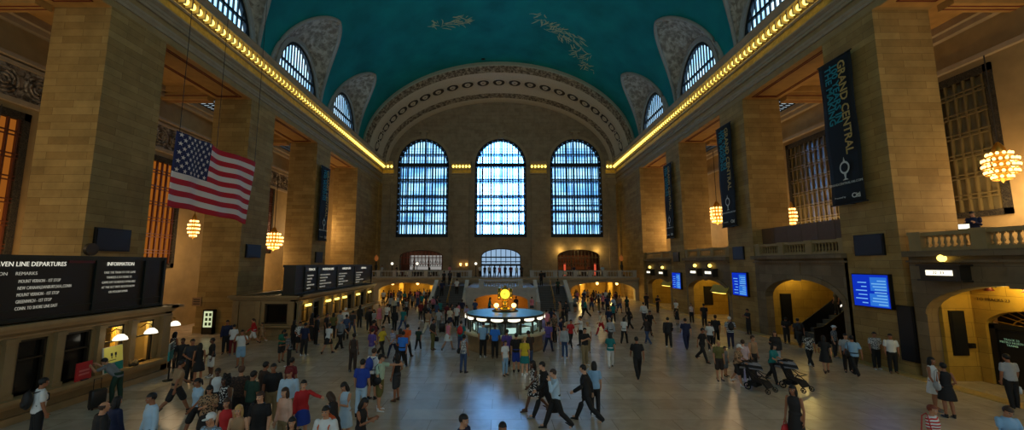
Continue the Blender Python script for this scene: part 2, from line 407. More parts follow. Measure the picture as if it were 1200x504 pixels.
for s in (-1, 1):
    for ci, c in enumerate(LC):
        k += 1
        AR, AZ, AH = 3.7, 21.0, 4.75     # arch half width, spring, rise
        mb = MB(); rows = []
        for i in range(49):
            th = PI*i/48; yb = c-GW*math.cos(th)
            B = Vector(vpt(s, phib(yb) if 0 < i < 48 else 0, yb))
            A = Vector((s*18.95, c-(AR+.35)*math.cos(th), AZ+(AH+.35)*math.sin(th)))
            row = []
            for j in range(11):
                t = j/10; p = A.lerp(B, t)
                row.append(tuple(p+Vector((0, 0, .35*math.sin(PI*t)*math.sin(th)))))
            rows.append(row)
        mb.grid(rows)
        # raised tip cartouche
        B = Vector(vpt(s, PT, c))
        for q in range(5):
            mb.sphere((B.x+s*(.25+.3*q), c+(.35 if q % 2 else -.35)*(q > 0), B.z-.12-.05*q), .34-.03*q, 8, 6)
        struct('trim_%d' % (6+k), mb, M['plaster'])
        # outline rib along the groin edge
        mb = MB(); pts = []
        for i in range(49):
            yb = c-GW*math.cos(PI*i/48); q = Vector(vpt(s, phib(yb) if 0 < i < 48 else 0, yb)); pts.append(q+Vector((-s*.05, 0, -.08)))
        mb.tube(pts, .16, 6)
        P = (lambda y, d, z: (s*(18.95+d), y, z))
        arch_ring(mb, c, AR, AZ, AH, .42, -.12, .35, P, 28)
        struct('trim_%d' % (16+k), mb, M['rim'])
        w = empty('window_%d' % (3+k), (s*19, c, AZ)); w['kind'] = 'structure'
        L = lambda y, d, z: (s*d, y-c, z-AZ)
        fr = MB(); arch_ring(fr, c, AR-.3, AZ, AH-.3, .3, .05, .3, L, 28)
        n = 15
        for i in range(1, n):
            y = c-AR+2*AR*i/n; z1 = AZ+AH*math.sqrt(max(0, 1-((y-c)/AR)**2))-.1
            fr.box(s*.1, s*.22, y-c-.05, y-c+.05, 0, z1-AZ)
        fr.box(s*.08, s*.24, -AR*.86, AR*.86, 2.0, 2.2); fr.box(s*.08, s*.24, -AR, AR, 0, .2)
        fr.build('frame', M['winframe'], w)
        pn = MB(); pts = [(s*.5, -AR-.3, -.4)]+[(s*.5, -(AR+.3)*math.cos(PI*i/24), (AH+.4)*math.sin(PI*i/24)) for i in range(25)]+[(s*.5, AR+.3, -.4)]
        pn.poly_extrude(pts, (s*.04, 0, 0)); pn.build('glass', M['daylightL'], w)
        rv = MB(); arch_ring(rv, c, AR, AZ, AH, .2, .0, 1.0, L, 28); rv.build('reveal', M['mould'], w)
# wall behind the cornice up to the spring of the vault
for s in (-1, 1):
    mb = MB()
    pierced(mb, -8, 54, 20.8, 21.0, [], .6, (lambda y, d, z: (s*(18.95+d), y, z)))
    struct('wall_%s_attic' % ('left' if s < 0 else 'right'), mb, M['mould'])
# ---------------------------------------------------------------- end arch (splayed, moulded) and tympanum wall
AP = [(54.0, 19.6, 13.4, 0), (53.9, 19.0, 12.7, 0), (53.8, 18.95, 12.55, 0), (53.75, 18.75, 12.3, 1), (54.0, 18.55, 12.05, 1), (54.6, 18.5, 11.95, 1), (54.7, 18.35, 11.75, 0), (55.3, 18.3, 11.65, 0),
      (55.4, 18.25, 11.6, 2), (58.4, 18.1, 11.15, 2), (58.5, 18.0, 11.0, 0), (59.4, 17.95, 10.9, 0), (59.5, 17.85, 10.75, 1), (60.6, 17.8, 10.65, 1), (60.7, 17.7, 10.5, 0), (62.4, 17.65, 10.4, 0)]
mb = MB()
def apt(y, a, b, th): return (a*math.cos(th), y, 20.6+b*math.sin(th))
for (p, q) in zip(AP, AP[1:]):
    mb.mi = p[3]
    mb.grid([[apt(p[0], p[1], p[2], PI*i/72) for i in range(73)], [apt(q[0], q[1], q[2], PI*i/72) for i in range(73)]])
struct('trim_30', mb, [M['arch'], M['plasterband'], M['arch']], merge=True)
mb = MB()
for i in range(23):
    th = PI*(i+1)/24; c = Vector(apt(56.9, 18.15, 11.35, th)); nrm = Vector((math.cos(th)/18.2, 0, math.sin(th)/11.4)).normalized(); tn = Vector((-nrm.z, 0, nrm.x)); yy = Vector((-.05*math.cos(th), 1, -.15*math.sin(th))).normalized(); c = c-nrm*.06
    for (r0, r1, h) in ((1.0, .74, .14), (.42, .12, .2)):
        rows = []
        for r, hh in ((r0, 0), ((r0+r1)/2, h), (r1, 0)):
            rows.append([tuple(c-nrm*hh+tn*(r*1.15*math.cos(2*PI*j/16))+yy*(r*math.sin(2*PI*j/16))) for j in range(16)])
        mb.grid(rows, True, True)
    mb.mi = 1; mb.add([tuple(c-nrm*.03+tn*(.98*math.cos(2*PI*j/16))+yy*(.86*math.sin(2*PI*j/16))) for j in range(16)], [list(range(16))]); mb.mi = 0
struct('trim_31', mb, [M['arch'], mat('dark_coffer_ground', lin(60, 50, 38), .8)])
WC = (-12.1, .25, 12.25); WH = 4.1; WB, WS, WR = 9.0, 20.6, 4.3
tym = lambda x: 20.6+10.5*math.sqrt(max(0, 1-(x/18.7)**2))
ops = [(x, WH, WB, WS, WR) for x in WC]+[(-12.1, 3.4, 2.9, 6.0, 1.0), (.3, 3.1, 2.9, 6.0, 1.25), (12.4, 3.3, 2.9, 6.0, 1.1)]
struct('wall_end', pierced(MB(), -WO, WO, 0, lambda x: tym(max(-18.69, min(18.69, x))), ops, .9, PE, 24), M['stone2'])
mb = MB()
for (x0, x1) in ((-18.7, -17.2), (-7.3, -4.7), (5.1, 7.4), (17.2, 18.7)):
    mb.box(x0, x1, YE-.25, YE, 2.9, 18.2); mb.box(x0-.1, x1+.1, YE-.35, YE, 17.3, 17.75); mb.box(x0-.05, x1+.05, YE-.32, YE, 2.9, 3.6)
struct('trim_32', mb, M['stone2'])
for wi, x in enumerate(WC):
    w = empty('window_%d' % (1+wi), (x, YE, WB)); w['kind'] = 'structure'
    L = lambda u, d, z: (u, d, z-WB)
    fr = MB(); arch_ring(fr, 0, WH-.42, WS, WR-.42, .42, .1, .5, L, 32, WB+.4)
    fr.box(-WH, WH, .1, .5, 0, .55)
    fr.build('border_frame', M['winframe'], w)
    pn = MB()
    for i in range(40):          # small panes set all along the border
        t = i/39
        if t < .32: q = (-WH+.25, WB+.9+(WS-WB-.9)*t/.32)
        elif t > .68: q = (WH-.25, WB+.9+(WS-WB-.9)*(1-t)/.32)
        else:
            a = PI-PI*(t-.32)/.36; q = ((WH-.25)*math.cos(a), WS+(WR-.25)*math.sin(a))
        pn.box(q[0]-.07, q[0]+.07, .06, .1, q[1]-WB-.08, q[1]-WB+.08)
    pn.build('border_panes', M['borderpane'], w)
    br = MB(); n = 17; hw = WH-.42
    for i in range(1, n):
        u = -hw+2*hw*i/n; z1 = WS+(WR-.5)*math.sqrt(max(0, 1-(u/hw)**2))+.08; t = .11 if i % 4 == 1 else .075
        br.box(u-t, u+t, .2, .36, .5, z1-WB)
    for z in (WB+2.35, WB+4.2, WB+6.6, WB+9.2): br.box(-hw, hw, .18, .4, z-WB-.1, z-WB+.1)
    br.box(-WH+.1, WH-.1, .1, .5, WS-.3-WB, WS+.3-WB)
    br.build('glazing_bars', M['winframe'], w)
    wk = MB()
    for z in (2.2, 4.1, 5.2, 6.5, 9.1, 11.6, 13.6):
        wk.box(-WH-.5, WH+.5, 1.0, 2.2, z-.1, z+.1)
        for q in (.45, .9): wk.box(-WH-.5, WH+.5, 1.05, 1.1, z+q-.03, z+q+.03)
    wk.build('glass_walkways', mat('walkway_steel_glass', lin(90, 130, 170), .4) if wi == 0 else bpy.data.materials['walkway_steel_glass'], w)
    ob = MB()
    for i in range(9):
        u = -WH-.5+(2*WH+1)*(i+.5)/9; ob.box(u-.08, u+.08, 2.3, 2.4, -.2, 16)
    ob.build('outer_mullions', M['winframe'], w)
    gl = MB(); gl.box(-WH-.8, WH+.8, 2.5, 2.55, -.6, 16.4); gl.build('glass', M['daylightC'] if wi == 1 else M['daylightS'], w)
    rv = MB(); rv.box(-WH-.8, WH+.8, .9, 2.5, -.65, -.6); rv.box(-WH-.85, -WH-.8, .9, 2.5, -.6, 16.4); rv.box(WH+.8, WH+.85, .9, 2.5, -.6, 16.4); rv.box(-WH-.8, WH+.8, .9, 2.5, 16.4, 16.45)
    rv.build('reveal', M['mould'], w)
    mb = MB(); arch_ring(mb, x, WH, WS, WR, .45, -.12, 0, PE, 32)
    mb.box(x-.35, x+.35, YE-.4, YE, WS+WR-.1, WS+WR+.9); mb.box(x-.75, x+.75, YE-.45, YE, WS+WR+.9, WS+WR+1.15); mb.box(x-.5, x+.5, YE-.5, YE, WS+WR+.3, WS+WR+.55)
    struct('trim_%d' % (33+wi), mb, M['mould'])
# ---------------------------------------------------------------- aisles: outer walls, ceilings, beams, grilles
for s, nm in ((-1, 'left'), (1, 'right')):
    zl, zh = (4.6, 12.8) if s < 0 else (7.3, 15.0)
    wy = ([(16.6, 20.6), (26.9, 30.9)] if s < 0 else [(19.0, 22.0), (25.6, 33.5)])
    P = (lambda y, d, z: (s*(XO+d), y, z))
    ops = [((a+b)/2, (b-a)/2, zl, zh, 0) for a, b in wy]
    if s < 0: ops.append((42.6, 1.2, 6.0, 13.5, 0))
    struct('wall_%s_outer' % nm, pierced(MB(), 2, YE, 0, 18.2, ops, .5, P), M['smooth'])
    mb = MB()
    for z0, z1, d in ((zh+.35, zh+.6, .25), (zh+2.3, zh+2.5, .2), (zh+2.6, zh+2.8, .4), (17.2, 17.5, .35), (17.5, 17.9, .6)):
        mb.box(s*(XO-d), s*XO, 2, YE, z0, z1)
    struct('trim_%d' % (36 if s < 0 else 37), mb, M['mould'])
    if s < 0:
        mb = MB(); mb.box(-XO, -XO+.08, 12, 50, zh+.6, zh+2.3)
        for i in range(24):
            y = 13+1.55*i
            for r in (.62, .42, .22):
                mb.tube([(-XO+.12, y+r*math.cos(2*PI*j/16), zh+1.45+r*math.sin(2*PI*j/16)) for j in range(17)], .07, 6)
        struct('trim_38', mb, M['plasterband'])
    for wi, (a, b) in enumerate(wy+([(41.4, 43.8)] if s < 0 else [])):
        z0, z1 = (zl, zh) if wi < 2 else (6., 13.5)
        w = empty('window_%d' % ((10 if s < 0 else 14)+wi), (s*XO, (a+b)/2, z0)); w['kind'] = 'structure'
        hw, H = (b-a)/2, z1-z0
        fr = MB()
        for (p, q, r, t) in ((-hw, hw, 0, .3), (-hw, hw, H-.4, H), (-hw, -hw+.3, 0, H), (hw-.3, hw, 0, H)): fr.box(-s*.12, s*.2, p, q, r, t)
        fr.build('frame', relief('pierced_bronze', lin(90, 80, 60), lin(26, 24, 20), 9) if 'pierced_bronze' not in bpy.data.materials else bpy.data.materials['pierced_bronze'], w)
        bar = MB(); n = (7 if wi == 0 else 16) if s > 0 else 9
        for i in range(1, n):
            y = -hw+2*hw*i/n; bar.box(-s*.06, s*.06, y-.045, y+.045, .3, H-.4)
        for i in range(1, 7):
            for dz in (-.1, .1): bar.box(-s*.08, s*.04, -hw+.3, hw-.3, H*i/7+dz-.03, H*i/7+dz+.03)
        bar.build('grille_bars', M['olivebar'] if s > 0 else mat('oxide_bronze', lin(96, 50, 26), .5, .2) if 'oxide_bronze' not in bpy.data.materials else bpy.data.materials['oxide_bronze'], w)
        g = MB(); g.box(s*.25, s*.3, -hw, hw, 0, H)
        gm = M['amber'] if (s < 0 and wi < 2) else (mat('dusky_window_glass', lin(120, 108, 76), .12, spec=.8) if 'dusky_window_glass' not in bpy.data.materials else bpy.data.materials['dusky_window_glass'])
        g.build('glass', gm, w)
    mb = MB(); mb.mi = 0
    mb.box(s*WO, s*XO, 2, YE, 17.9, 18.2)
    for y0, y1 in [(7.1, 10.3)]+PY+[(51.1, 54.3)]:
        mb.mi = 0; mb.box(s*WO, s*XO, y0-.8, y0-.1, 17.0, 17.9); mb.box(s*WO, s*XO, y0-1.1, y0+.2, 17.5, 17.9)
        mb.mi = 1; mb.box(s*WO, s*XO, y0-.84, y0-.8, 17.25, 17.31); mb.box(s*WO, s*XO, y0-.6, y0-.54, 16.98, 17.02); mb.box(s*WO, s*XO, y0-.36, y0-.3, 16.98, 17.02)
    struct('ceiling_%s_aisle' % nm, mb, [M['wood'], M['redline']])
    for y0, y1 in ((29.4, 34.6), (40.4, 45.6)):
        sk = empty('skylight', (s*23.3, (y0+y1)/2, 17.88)); sk['kind'] = 'structure'
        b = MB(); b.box(-.9, .9, y0-(y0+y1)/2+.4, y1-(y0+y1)/2-.4, -.03, 0); b.build('glass', M['sky'], sk)
        b = MB()
        for i in range(13):
            y = (y0-y1)/2+.4+(y1-y0-.8)*i/12; b.box(-.95, .95, y-.06, y+.06, -.1, -.03)
        for x in (-.9, -.3, .3, .9): b.box(x-.05, x+.05, (y0-y1)/2+.4, (y1-y0)/2-.4, -.1, -.03)
        b.build('glazing_bars', M['iron'], sk)
# end of the aisles
for s in (-1, 1): struct('wall_%s_aisle_end' % ('left' if s < 0 else 'right'), MB().box(s*WO, s*XO, 54.4, 54.9, 0, 18), M['smooth'])
fx = MB(); fx.tube([(-2.2, 53.7, 33.75), (-2.2, 53.3, 34.1), (-2.2, 53.0, 33.6)], .08, 6); fx.sphere((-2.2, 53.0, 33.5), .2, 8, 6, (1.6, 1, .7)); struct('trim_50', fx, M['iron'])

# faint gold star figures painted on the vault: loose strokes
rs = random.Random(21); fg = MB()
def on_vault(x, y, d=.04): return Vector((x, y, VZ+VB*math.sqrt(max(0, 1-(x/VA)**2))-d))
def stroke(x, y, an, ln, w):
    n = 7; L_, R_ = [], []
    for i in range(n):
        p, q = on_vault(x, y), on_vault(x+.1*math.cos(an), y+.1*math.sin(an)); t = (q-p).normalized(); sd = Vector((-t.y, t.x, 0)).normalized()*w*(.3+math.sin(PI*(i+.5)/n))
        L_.append(tuple(on_vault(x+sd.x, y+sd.y))); R_.append(tuple(on_vault(x-sd.x, y-sd.y)))
        x += math.cos(an)*ln/n; y += math.sin(an)*ln/n; an += rs.uniform(-.28, .28)
    fg.grid([L_, R_])
for (cx_, cy_, rx_, ry_, an, n) in ((-5.6, 43.6, 2.2, 1.0, .15, 26), (-7.6, 43.0, 1.0, .6, 1.2, 5), (5.0, 42.6, .5, 1.4, 2.2, 6), (6.4, 44.6, 1.4, .9, -.5, 18), (8.6, 45.6, 1.4, 1.4, .6, 24), (10.6, 47.6, 1.2, 1.4, 2.3, 14), (12.0, 50.0, .9, 1.0, 2.3, 10)):
    for k in range(int(n*1.7)):
        a_, r_ = rs.uniform(0, 2*PI), math.sqrt(rs.random()); stroke(cx_+rx_*r_*math.cos(a_), cy_+ry_*r_*math.sin(a_), an+rs.gauss(0, .55), rs.uniform(.5, 1.5), rs.uniform(.025, .06))
struct('trim_51', fg, mat('faded_gold_paint', lin(176, 192, 150), .7), recalc=False)
# ---------------------------------------------------------------- balustrades
BAL = {}
def baluster_obj(h, m):
    k = (round(h, 3), m.name)
    if k not in BAL:
        b = MB(); b.box(-.06, .06, -.06, .06, 0, .06); b.box(-.06, .06, -.06, .06, h-.06, h)
        b.lathe([(.045, .06), (.035, .1), (.068, h*.36), (.055, h*.5), (.03, h*.75), (.042, h-.1), (.045, h-.06)], n=8)
        BAL[k] = b.build('baluster', m); return BAL[k], True
    c = BAL[k].copy(); COL.objects.link(c); return c, False
def balustrade(p0, p1, z0, z1, m, label, piers=3, gap=.23, t=.34):
    """thing standing on a ledge from p0 to p1 (x,y)"""
    a, b = Vector((p0[0], p0[1], 0)), Vector((p1[0], p1[1], 0)); L = (b-a).length
    root = empty('balustrade', (a.x, a.y, z0), math.atan2(b.y-a.y, b.x-a.x)); tag(root, label, 'balustrade')
    H = z1-z0
    MB().box(0, L, -t/2, t/2, H-.16, H).build('top_rail', m, root)
    MB().box(0, L, -t/2, t/2, 0, .14).build('base_rail', m, root)
    for i in range(piers+1):
        x = (L-.5)*i/piers
        q = MB(); q.box(x, x+.5, -t/2-.03, t/2+.03, 0, H-.1); q.box(x-.03, x+.53, -t/2-.06, t/2+.06, H-.1, H+.04); q.build('pier', m, root)
        if i < piers:
            x1 = (L-.5)*(i+1)/piers; n = max(1, int((x1-x-.5)/gap))
            for j in range(n):
                bo, _ = baluster_obj(H-.3, m); bo.parent = root; bo.location = (x+.5+(x1-x-.5)*(j+.5)/n, 0, .14)
    return root
# ---------------------------------------------------------------- right hand lower walls
M['grey_stone'] = masonry('grey_brown_limestone', lin(138, 118, 88), lin(120, 100, 72), lin(84, 68, 48), 1.4, .6)
bays = [(10.3, 18.1), (21.3, 29.1), (32.3, 40.1), (43.3, 51.1)]
arch_ops = [(14.3, 3.3, 0, 2.75, 1.35), (25.0, 3.15, 0, 2.65, 1.3), (36.2, 3.5, 0, 2.4, 1.1), (47.2, 3.3, 0, 2.2, 1.0)]
for i, ((y0, y1), op) in enumerate(zip(bays, arch_ops)):
    struct('wall_right_%s' % ['near', 'escalator', 'middle', 'far'][i], pierced(MB(), y0, y1, 0, 5.4, [op], .5, PR), M['grey_stone'])
    mb = MB(); arch_ring(mb, op[0], op[1], op[3], op[4], .3, -.06, .05, PR, 24)
    mb.box(W-.3, W+.6, y0, y1, 5.2, 5.45); mb.box(W-.15, W, y0, y1, 4.95, 5.05); mb.box(W-.05, W, op[0]-.3, op[0]+.3, op[3]+op[4]-.1, 5.0)
    struct('trim_%d' % (40+i), mb, M['grey_stone'])
    struct('floor_gallery', MB().box(W+.05, XO, y0, y1, 5.1, 5.4), M['marble_step'])
where = ['above the tracks entrance at right', 'above the escalator arch on the right', 'above the middle pair of track signs', 'above the far pair of track signs']
for i, (y0, y1) in enumerate(bays):
    balustrade((W+.25, y0+.05), (W+.25, y1-.05), 5.45, 6.25, M['smooth'], 'stone balustrade of the right gallery, '+where[i], 3)
# hoarding above the balustrade
h = empty('hoarding', (W+.7, 25.2, 5.4)); tag(h, 'brown board hoarding behind the balustrade over the escalator arch', 'hoarding')
hm = mat('brown_hoarding_board', lin(110, 82, 58), .7, var=.12)
for k in range(6):
    y = -3.8+k*1.28; MB().box(-.03, .03, y, y+1.25, 0, 2.0).build('board', hm, h)
MB().box(.03, .1, -3.8, 3.86, .3, .4).box(.03, .1, -3.8, 3.86, 1.7, 1.8).build('batten', hm, h)
# niches behind the arches
Y = M['yellowwall']
mb = MB()   # near vestibule (tracks 23)
mb.mi = 0; mb.box(W+.5, 20.5, 17.45, 18.1, 0, 5.1); mb.box(W+.5, 20.6, 10.3, 17.45, 4.2, 5.1)
P = lambda y, d, z: (20.5+d, y, z)
pierced(mb, 10.3, 17.45, 0, 5.1, [(15.2, 1.85, 0, 2.35, .75)], .3, P)
struct('wall_tracks_vestibule', mb, Y)
struct('wall_tracks_back', MB().box(22.2, 22.4, 10.3, 18, 0, 4), M['black'])
mb = MB(); mb.box(W+.5, W+.6, 21.3, 21.4, 0, 5); mb.box(W+.5, XO, 28.6, 29.1, 0, 5.1); mb.box(24.6, XO, 21.3, 29.1, 0, 5.1); mb.box(W+.5, XO, 21.3, 21.5, 0, 5.1)
struct('wall_escalator_hall', mb, Y)
mb = MB(); mb.box(W+.5, 23.5, 39.7, 40.1, 0, 5.1); mb.box(22.6, 22.9, 32.3, 40.1, 0, 5.1); mb.box(W+.5, 23.5, 32.3, 32.6, 0, 5.1)
struct('wall_middle_passage', mb, Y)
mb = MB(); mb.box(W+.5, 23.5, 50.7, 51.1, 0, 5.1); mb.box(22.6, 22.9, 43.3, 51.1, 0, 5.1); mb.box(W+.5, 23.5, 43.3, 43.6, 0, 5.1)
struct('wall_far_passage', mb, Y)
# door and fanlight in the tracks vestibule
dd = empty('door_1', (20.72, 15.2, 0)); dd['kind'] = 'structure'
f = MB(); f.box(-.1, .1, -1.85, -1.65, 0, 2.4); f.box(-.1, .1, 1.65, 1.85, 0, 2.4); f.box(-.1, .1, -1.85, 1.85, 2.25, 2.45); f.box(-.1, .1, .55, .7, 0, 2.3)
f.build('frame', M['iron'], dd)
f = MB()
for i in range(-6, 7):
    f.tube([(0, 0, 2.35), (0, i*.3, 2.4+.68*math.sqrt(max(.02, 1-(i*.3/1.85)**2)))], .02, 5)
arch_ring(f, 0, 1.1, 2.4, .42, .04, 0, .04, lambda y, d, z: (d, y, z), 16)
f.build('fanlight_grille', M['brass'], dd)
for k, (y0, y1) in enumerate(((-1.6, .5), (.72, 1.62))):
    p = MB(); p.box(-.04, .04, y0, y1, .02, 2.22); lf = p.build('leaf', M['black'], dd)
text('lettering', 'TRACK 23\nMETRO NORTH\nTRAINS', .11, mat('pale_green_lettering', lin(150, 190, 170), .5, emit=lin(120, 170, 150), es=.25), dd, (20.66, 16.38, 1.75), (0, -1, 0), align='CENTER')
t = text('carved_sign', 'TO TRACKS 23', .17, mat('dark_carved_letters', lin(70, 52, 18), .7), None, (20.47, 16.65, 3.42), (0, -1, 0), align='CENTER')
tag(t, 'dark carved lettering on the yellow wall over the tracks door', 'lettering')
for k, (y, lab) in enumerate(((16.5, 'nearer the pier'), (15.3, 'at the right edge of the photo'))):
    l = empty('wall_lamp', (20.2, y, 3.95)); tag(l, 'small dark shaded lamp over the carved sign, '+lab, 'lamp')
    MB().tube([(.3, 0, 0), (.1, 0, .1), (0, 0, .05)], .03).build('bracket', M['iron'], l)
    MB().lathe([(.05, .05), (.16, -.15), (.15, -.15), (.04, .03)], n=12).build('lamp_shade', mat('red_brown_shade', lin(90, 30, 16), .5), l)
    MB().sphere((0, 0, -.1), .06).build('bulb', M['glowwarm'], l)
def poster(name, y, z0, z1, w, label, face='X', x=W, m=None):
    r = empty(name, (x, y, z0)); tag(r, label, 'panel')
    if face == 'X':
        MB().box(-.07, 0, -w/2, w/2, 0, z1-z0).build('frame', M['iron'], r); MB().box(-.09, -.07, -w/2+.06, w/2-.06, .06, z1-z0-.06).build('panel', m or M['black'], r)
    else:
        MB().box(-w/2, w/2, -.07, 0, 0, z1-z0).build('frame', M['iron'], r); MB().box(-w/2+.06, w/2-.06, -.09, -.07, .06, z1-z0-.06).build('panel', m or M['black'], r)
    return r
poster('wall_notice', 17.45, 1.05, 2.9, .62, 'tall black panel on the yellow wall left of the tracks door', 'Y', 19.75)
poster('card_reader', 17.45, 1.35, 1.55, .25, 'small dark box on the yellow wall beside the tall black panel', 'Y', 20.25)
poster('wall_notice', 18.5, .55, 3.0, .75, 'tall black panel on the pier face right of the large blue screen', 'X', W)
poster('wall_notice', 28.6, .7, 2.8, .75, 'tall black panel on the yellow wall inside the escalator arch', 'Y', 20.35)
poster('wall_notice', 39.7, .9, 2.7, .85, 'tall black panel on the yellow wall in the middle passage', 'Y', 20.6)
poster('wall_notice', 32.9, .4, 2.6, .8, 'tall black panel at the right side of the middle passage', 'X', 19.0)
# escalator seen through the arch
es = empty('escalator', (19.6, 26.6, 0)); tag(es, 'dark escalator climbing to the right inside the right hand arch', 'escalator')
b = MB()
for k in range(11): b.box(.2+k*.42, .2+(k+1)*.42, -1.3, .3, 0, .2+k*.27)
b.build('steps', mat('brushed_steel_steps', lin(110, 116, 124), .4, .5), es)
for y in (-1.4, .32):
    b = MB(); b.poly_extrude([(0, y, 0), (4.4, y, 0), (4.4, y, 3.6), (.6, y, 1.0), (0, y, .95)], (0, .08, 0)); sd = b.build('side_panel', M['black'], es)
    MB().tube([(0, y+.04, .9), (.6, y+.04, 1.02), (4.4, y+.04, 3.62)], .05).build('handrail', M['iron'], sd)
b = MB(); b.box(2.6, 4.0, .44, .5, 0, .06); lt = b.build('strip_light', M['glowwhite'], es); lt.rotation_euler = (0, -.6, 0); lt.location = (.2, -1.0, .6)
# ---------------------------------------------------------------- screens, dark panels, banners
def screen(y0, y1, z0, z1, seed, label):
    r = empty('information_screen', (W-.02, (y0+y1)/2, z0)); tag(r, label, 'screen')
    w, h = y1-y0, z1-z0
    MB().box(-.16, .02, -w/2, w/2, 0, h).build('frame', M['black'], r)
    rnd = random.Random(seed)
    b = MB(); b.mi = 0; b.box(-.18, -.16, -w/2+.05, w/2-.05, .05, h-.05)
    q = h-.1
    b.mi = 1; b.box(-.19, -.18, -w/2+.1, .02*w, .1, h*.42); b.box(-.19, -.18, -w/2+.1, -.02*w, h*.5, h*.9)
    b.mi = 2
    for k in range(9): b.box(-.195, -.19, -w/2+.14, -w/2+.14+rnd.uniform(.2, .42)*w, .16+k*h*.085, .16+k*h*.085+h*.035)
    for k in range(6): b.box(-.195, -.19, .08*w, .08*w+rnd.uniform(.15, .36)*w, .2+k*h*.12, .2+k*h*.12+h*.03)
    b.build('display', [M['scr1'], M['scr2'], M['scr3']], r)
M['scr1'] = emis('blue_screen', lin(20, 60, 225), .62); M['scr2'] = emis('light_blue_screen', lin(50, 130, 245), .7); M['scr3'] = emis('pale_screen_text', lin(120, 190, 255), .8)
screen(18.95, 20.95, 2.75, 4.4, 1, 'large blue departure screen on the near right pier')
screen(29.9, 31.8, 2.45, 4.25, 2, 'blue screen on the second pier from the right, under the black panel')
screen(40.9, 42.9, 2.3, 4.0, 3, 'small blue screen on the far right pier')
for (s, y0, y1, z0, z1, lab) in ((1, 19.1, 20.7, 5.3, 6.35, 'black panel on the near right pier, above the large blue screen'), (1, 30.2, 31.6, 5.2, 6.2, 'black panel on the second right pier, between banner and screen'), (1, 41.2, 42.6, 5.1, 6.1, 'black panel on the far right pier, above the small blue screen'),
                                 (-1, 18.55, 20.35, 5.5, 6.6, 'black panel on the near left pier, just above the departures board'), (-1, 29.7, 31.5, 5.35, 6.35, 'black panel on the pier right of the flag'), (-1, 40.9, 42.5, 5.0, 6.1, 'black panel under the banner on the far left pier')):
    r = empty('speaker_panel', (s*W, (y0+y1)/2, z0)); tag(r, lab, 'panel'); w, h = y1-y0, z1-z0
    MB().box(-s*.1, 0, -w/2, w/2, 0, h).build('frame', M['iron'], r)
    MB().box(-s*.12, -s*.1, -w/2+.07, w/2-.07, .07, h-.07).build('grille', M['black'], r)
M['banner'] = mat('black_banner_cloth', lin(16, 20, 24), .8); M['tealtext'] = mat('teal_print', lin(40, 140, 150), .8); M['goldtext'] = mat('gold_print', lin(190, 160, 90), .8); M['whitetext'] = mat('white_print', lin(215, 215, 205), .8)
def banner(s, y0, y1, z0, z1, label):
    yc = (y0+y1)/2; w, h = y1-y0, z1-z0
    x = s*(W-.35); r = empty('banner', (x, yc, z0)); tag(r, label, 'banner')
    b = MB(); rows = []
    for i in range(25):
        z = h*i/24; row = []
        for j in range(9):
            y = -w/2+w*j/8; row.append((-s*.03*math.sin(i*.5+j*.3), y, z))
        rows.append(row)
    b.grid(rows); o = b.build('cloth', M['banner'], r)
    md = o.modifiers.new('thick', 'SOLIDIFY'); md.thickness = .015
    for z in (0, h):
        MB().tube([(0, -w/2-.1, z), (0, w/2+.1, z)], .04).build('rod', M['iron'], r)
        MB().tube([(0, 0, z), (s*.35, 0, z)], .03).build('bracket', M['iron'], r)
    rt = -s  # direction along Y that is to the viewer's right
    fx = x-s*.07
    P = lambda a, z: (fx, yc+rt*a*w/2, z0+z*h)
    def down(txt, a, z, size, m): text('lettering', txt, size, m, r, P(a, z), (0, 0, -1), (0, rt, 0), sx=1.0, bold=.012)
    k = w/2
    down('GRAND CENTRAL', .45, .965, .62*k, M['goldtext'])
    down('100 YEARS IN', .02, .965, .56*k, M['tealtext']); down('THE MAKING', -.4, .965, .56*k, M['tealtext'])
    lg = MB(); q = P(.05, .24); R = .3*k
    V = lambda a, z: (fx, q[1]+rt*a, q[2]+z)
    def disc(a, z, ra, rz): lg.add([V(a+ra*math.cos(2*PI*i/20), z+rz*math.sin(2*PI*i/20)) for i in range(20)], [list(range(20))])
    disc(0, 0, R, R*1.15)
    lg.add([V(-R*.25, -R*1.1), V(R*.25, -R*1.1), V(R*.12, -R*1.9), V(R*.6, -R*2.2), V(-R*.6, -R*2.2), V(-R*.12, -R*1.9)], [(0, 1, 2, 3, 4, 5)])
    lg.add([V(-R*.2, R*1.1), V(R*.2, R*1.1), V(0, R*1.9)], [(0, 1, 2)])
    for i in range(len(lg.v)): lg.v[i] = (lg.v[i][0]-x, lg.v[i][1]-yc, lg.v[i][2]-z0)
    l = lg.build('clock_emblem', M['whitetext'], r, recalc=False)
    fc = MB(); c0 = (q[0]-x-s*.006, q[1]-yc, q[2]-z0)
    fc.add([(c0[0], c0[1]+R*.72*math.cos(2*PI*i/20), c0[2]+R*.8*math.sin(2*PI*i/20)) for i in range(20)], [list(range(20))]); fc.build('clock_dial', M['banner'], r, recalc=False)
    text('lettering', 'GRANDCENTRAL100.COM', .17*k, M['whitetext'], r, P(0, .135), (0, rt, 0), align='CENTER')
    text('lettering', 'Presented by', .13*k, M['whitetext'], r, P(-.75, .045), (0, rt, 0)); text('lettering', 'Citi', .34*k, M['whitetext'], r, P(.3, .045), (0, rt, 0), bold=.01)
banner(1, 19.45, 21.45, 8.0, 15.9, 'tall black banner with teal and gold lettering on the near right pier')
banner(1, 30.3, 32.3, 7.8, 16.0, 'tall black banner on the second right pier, left of the hanging chandelier gap')
banner(1, 41.4, 43.3, 7.6, 15.6, 'tall black banner on the farthest right pier')
banner(-1, 40.6, 42.6, 7.3, 15.1, 'tall black banner on the far left pier, beyond the flag')
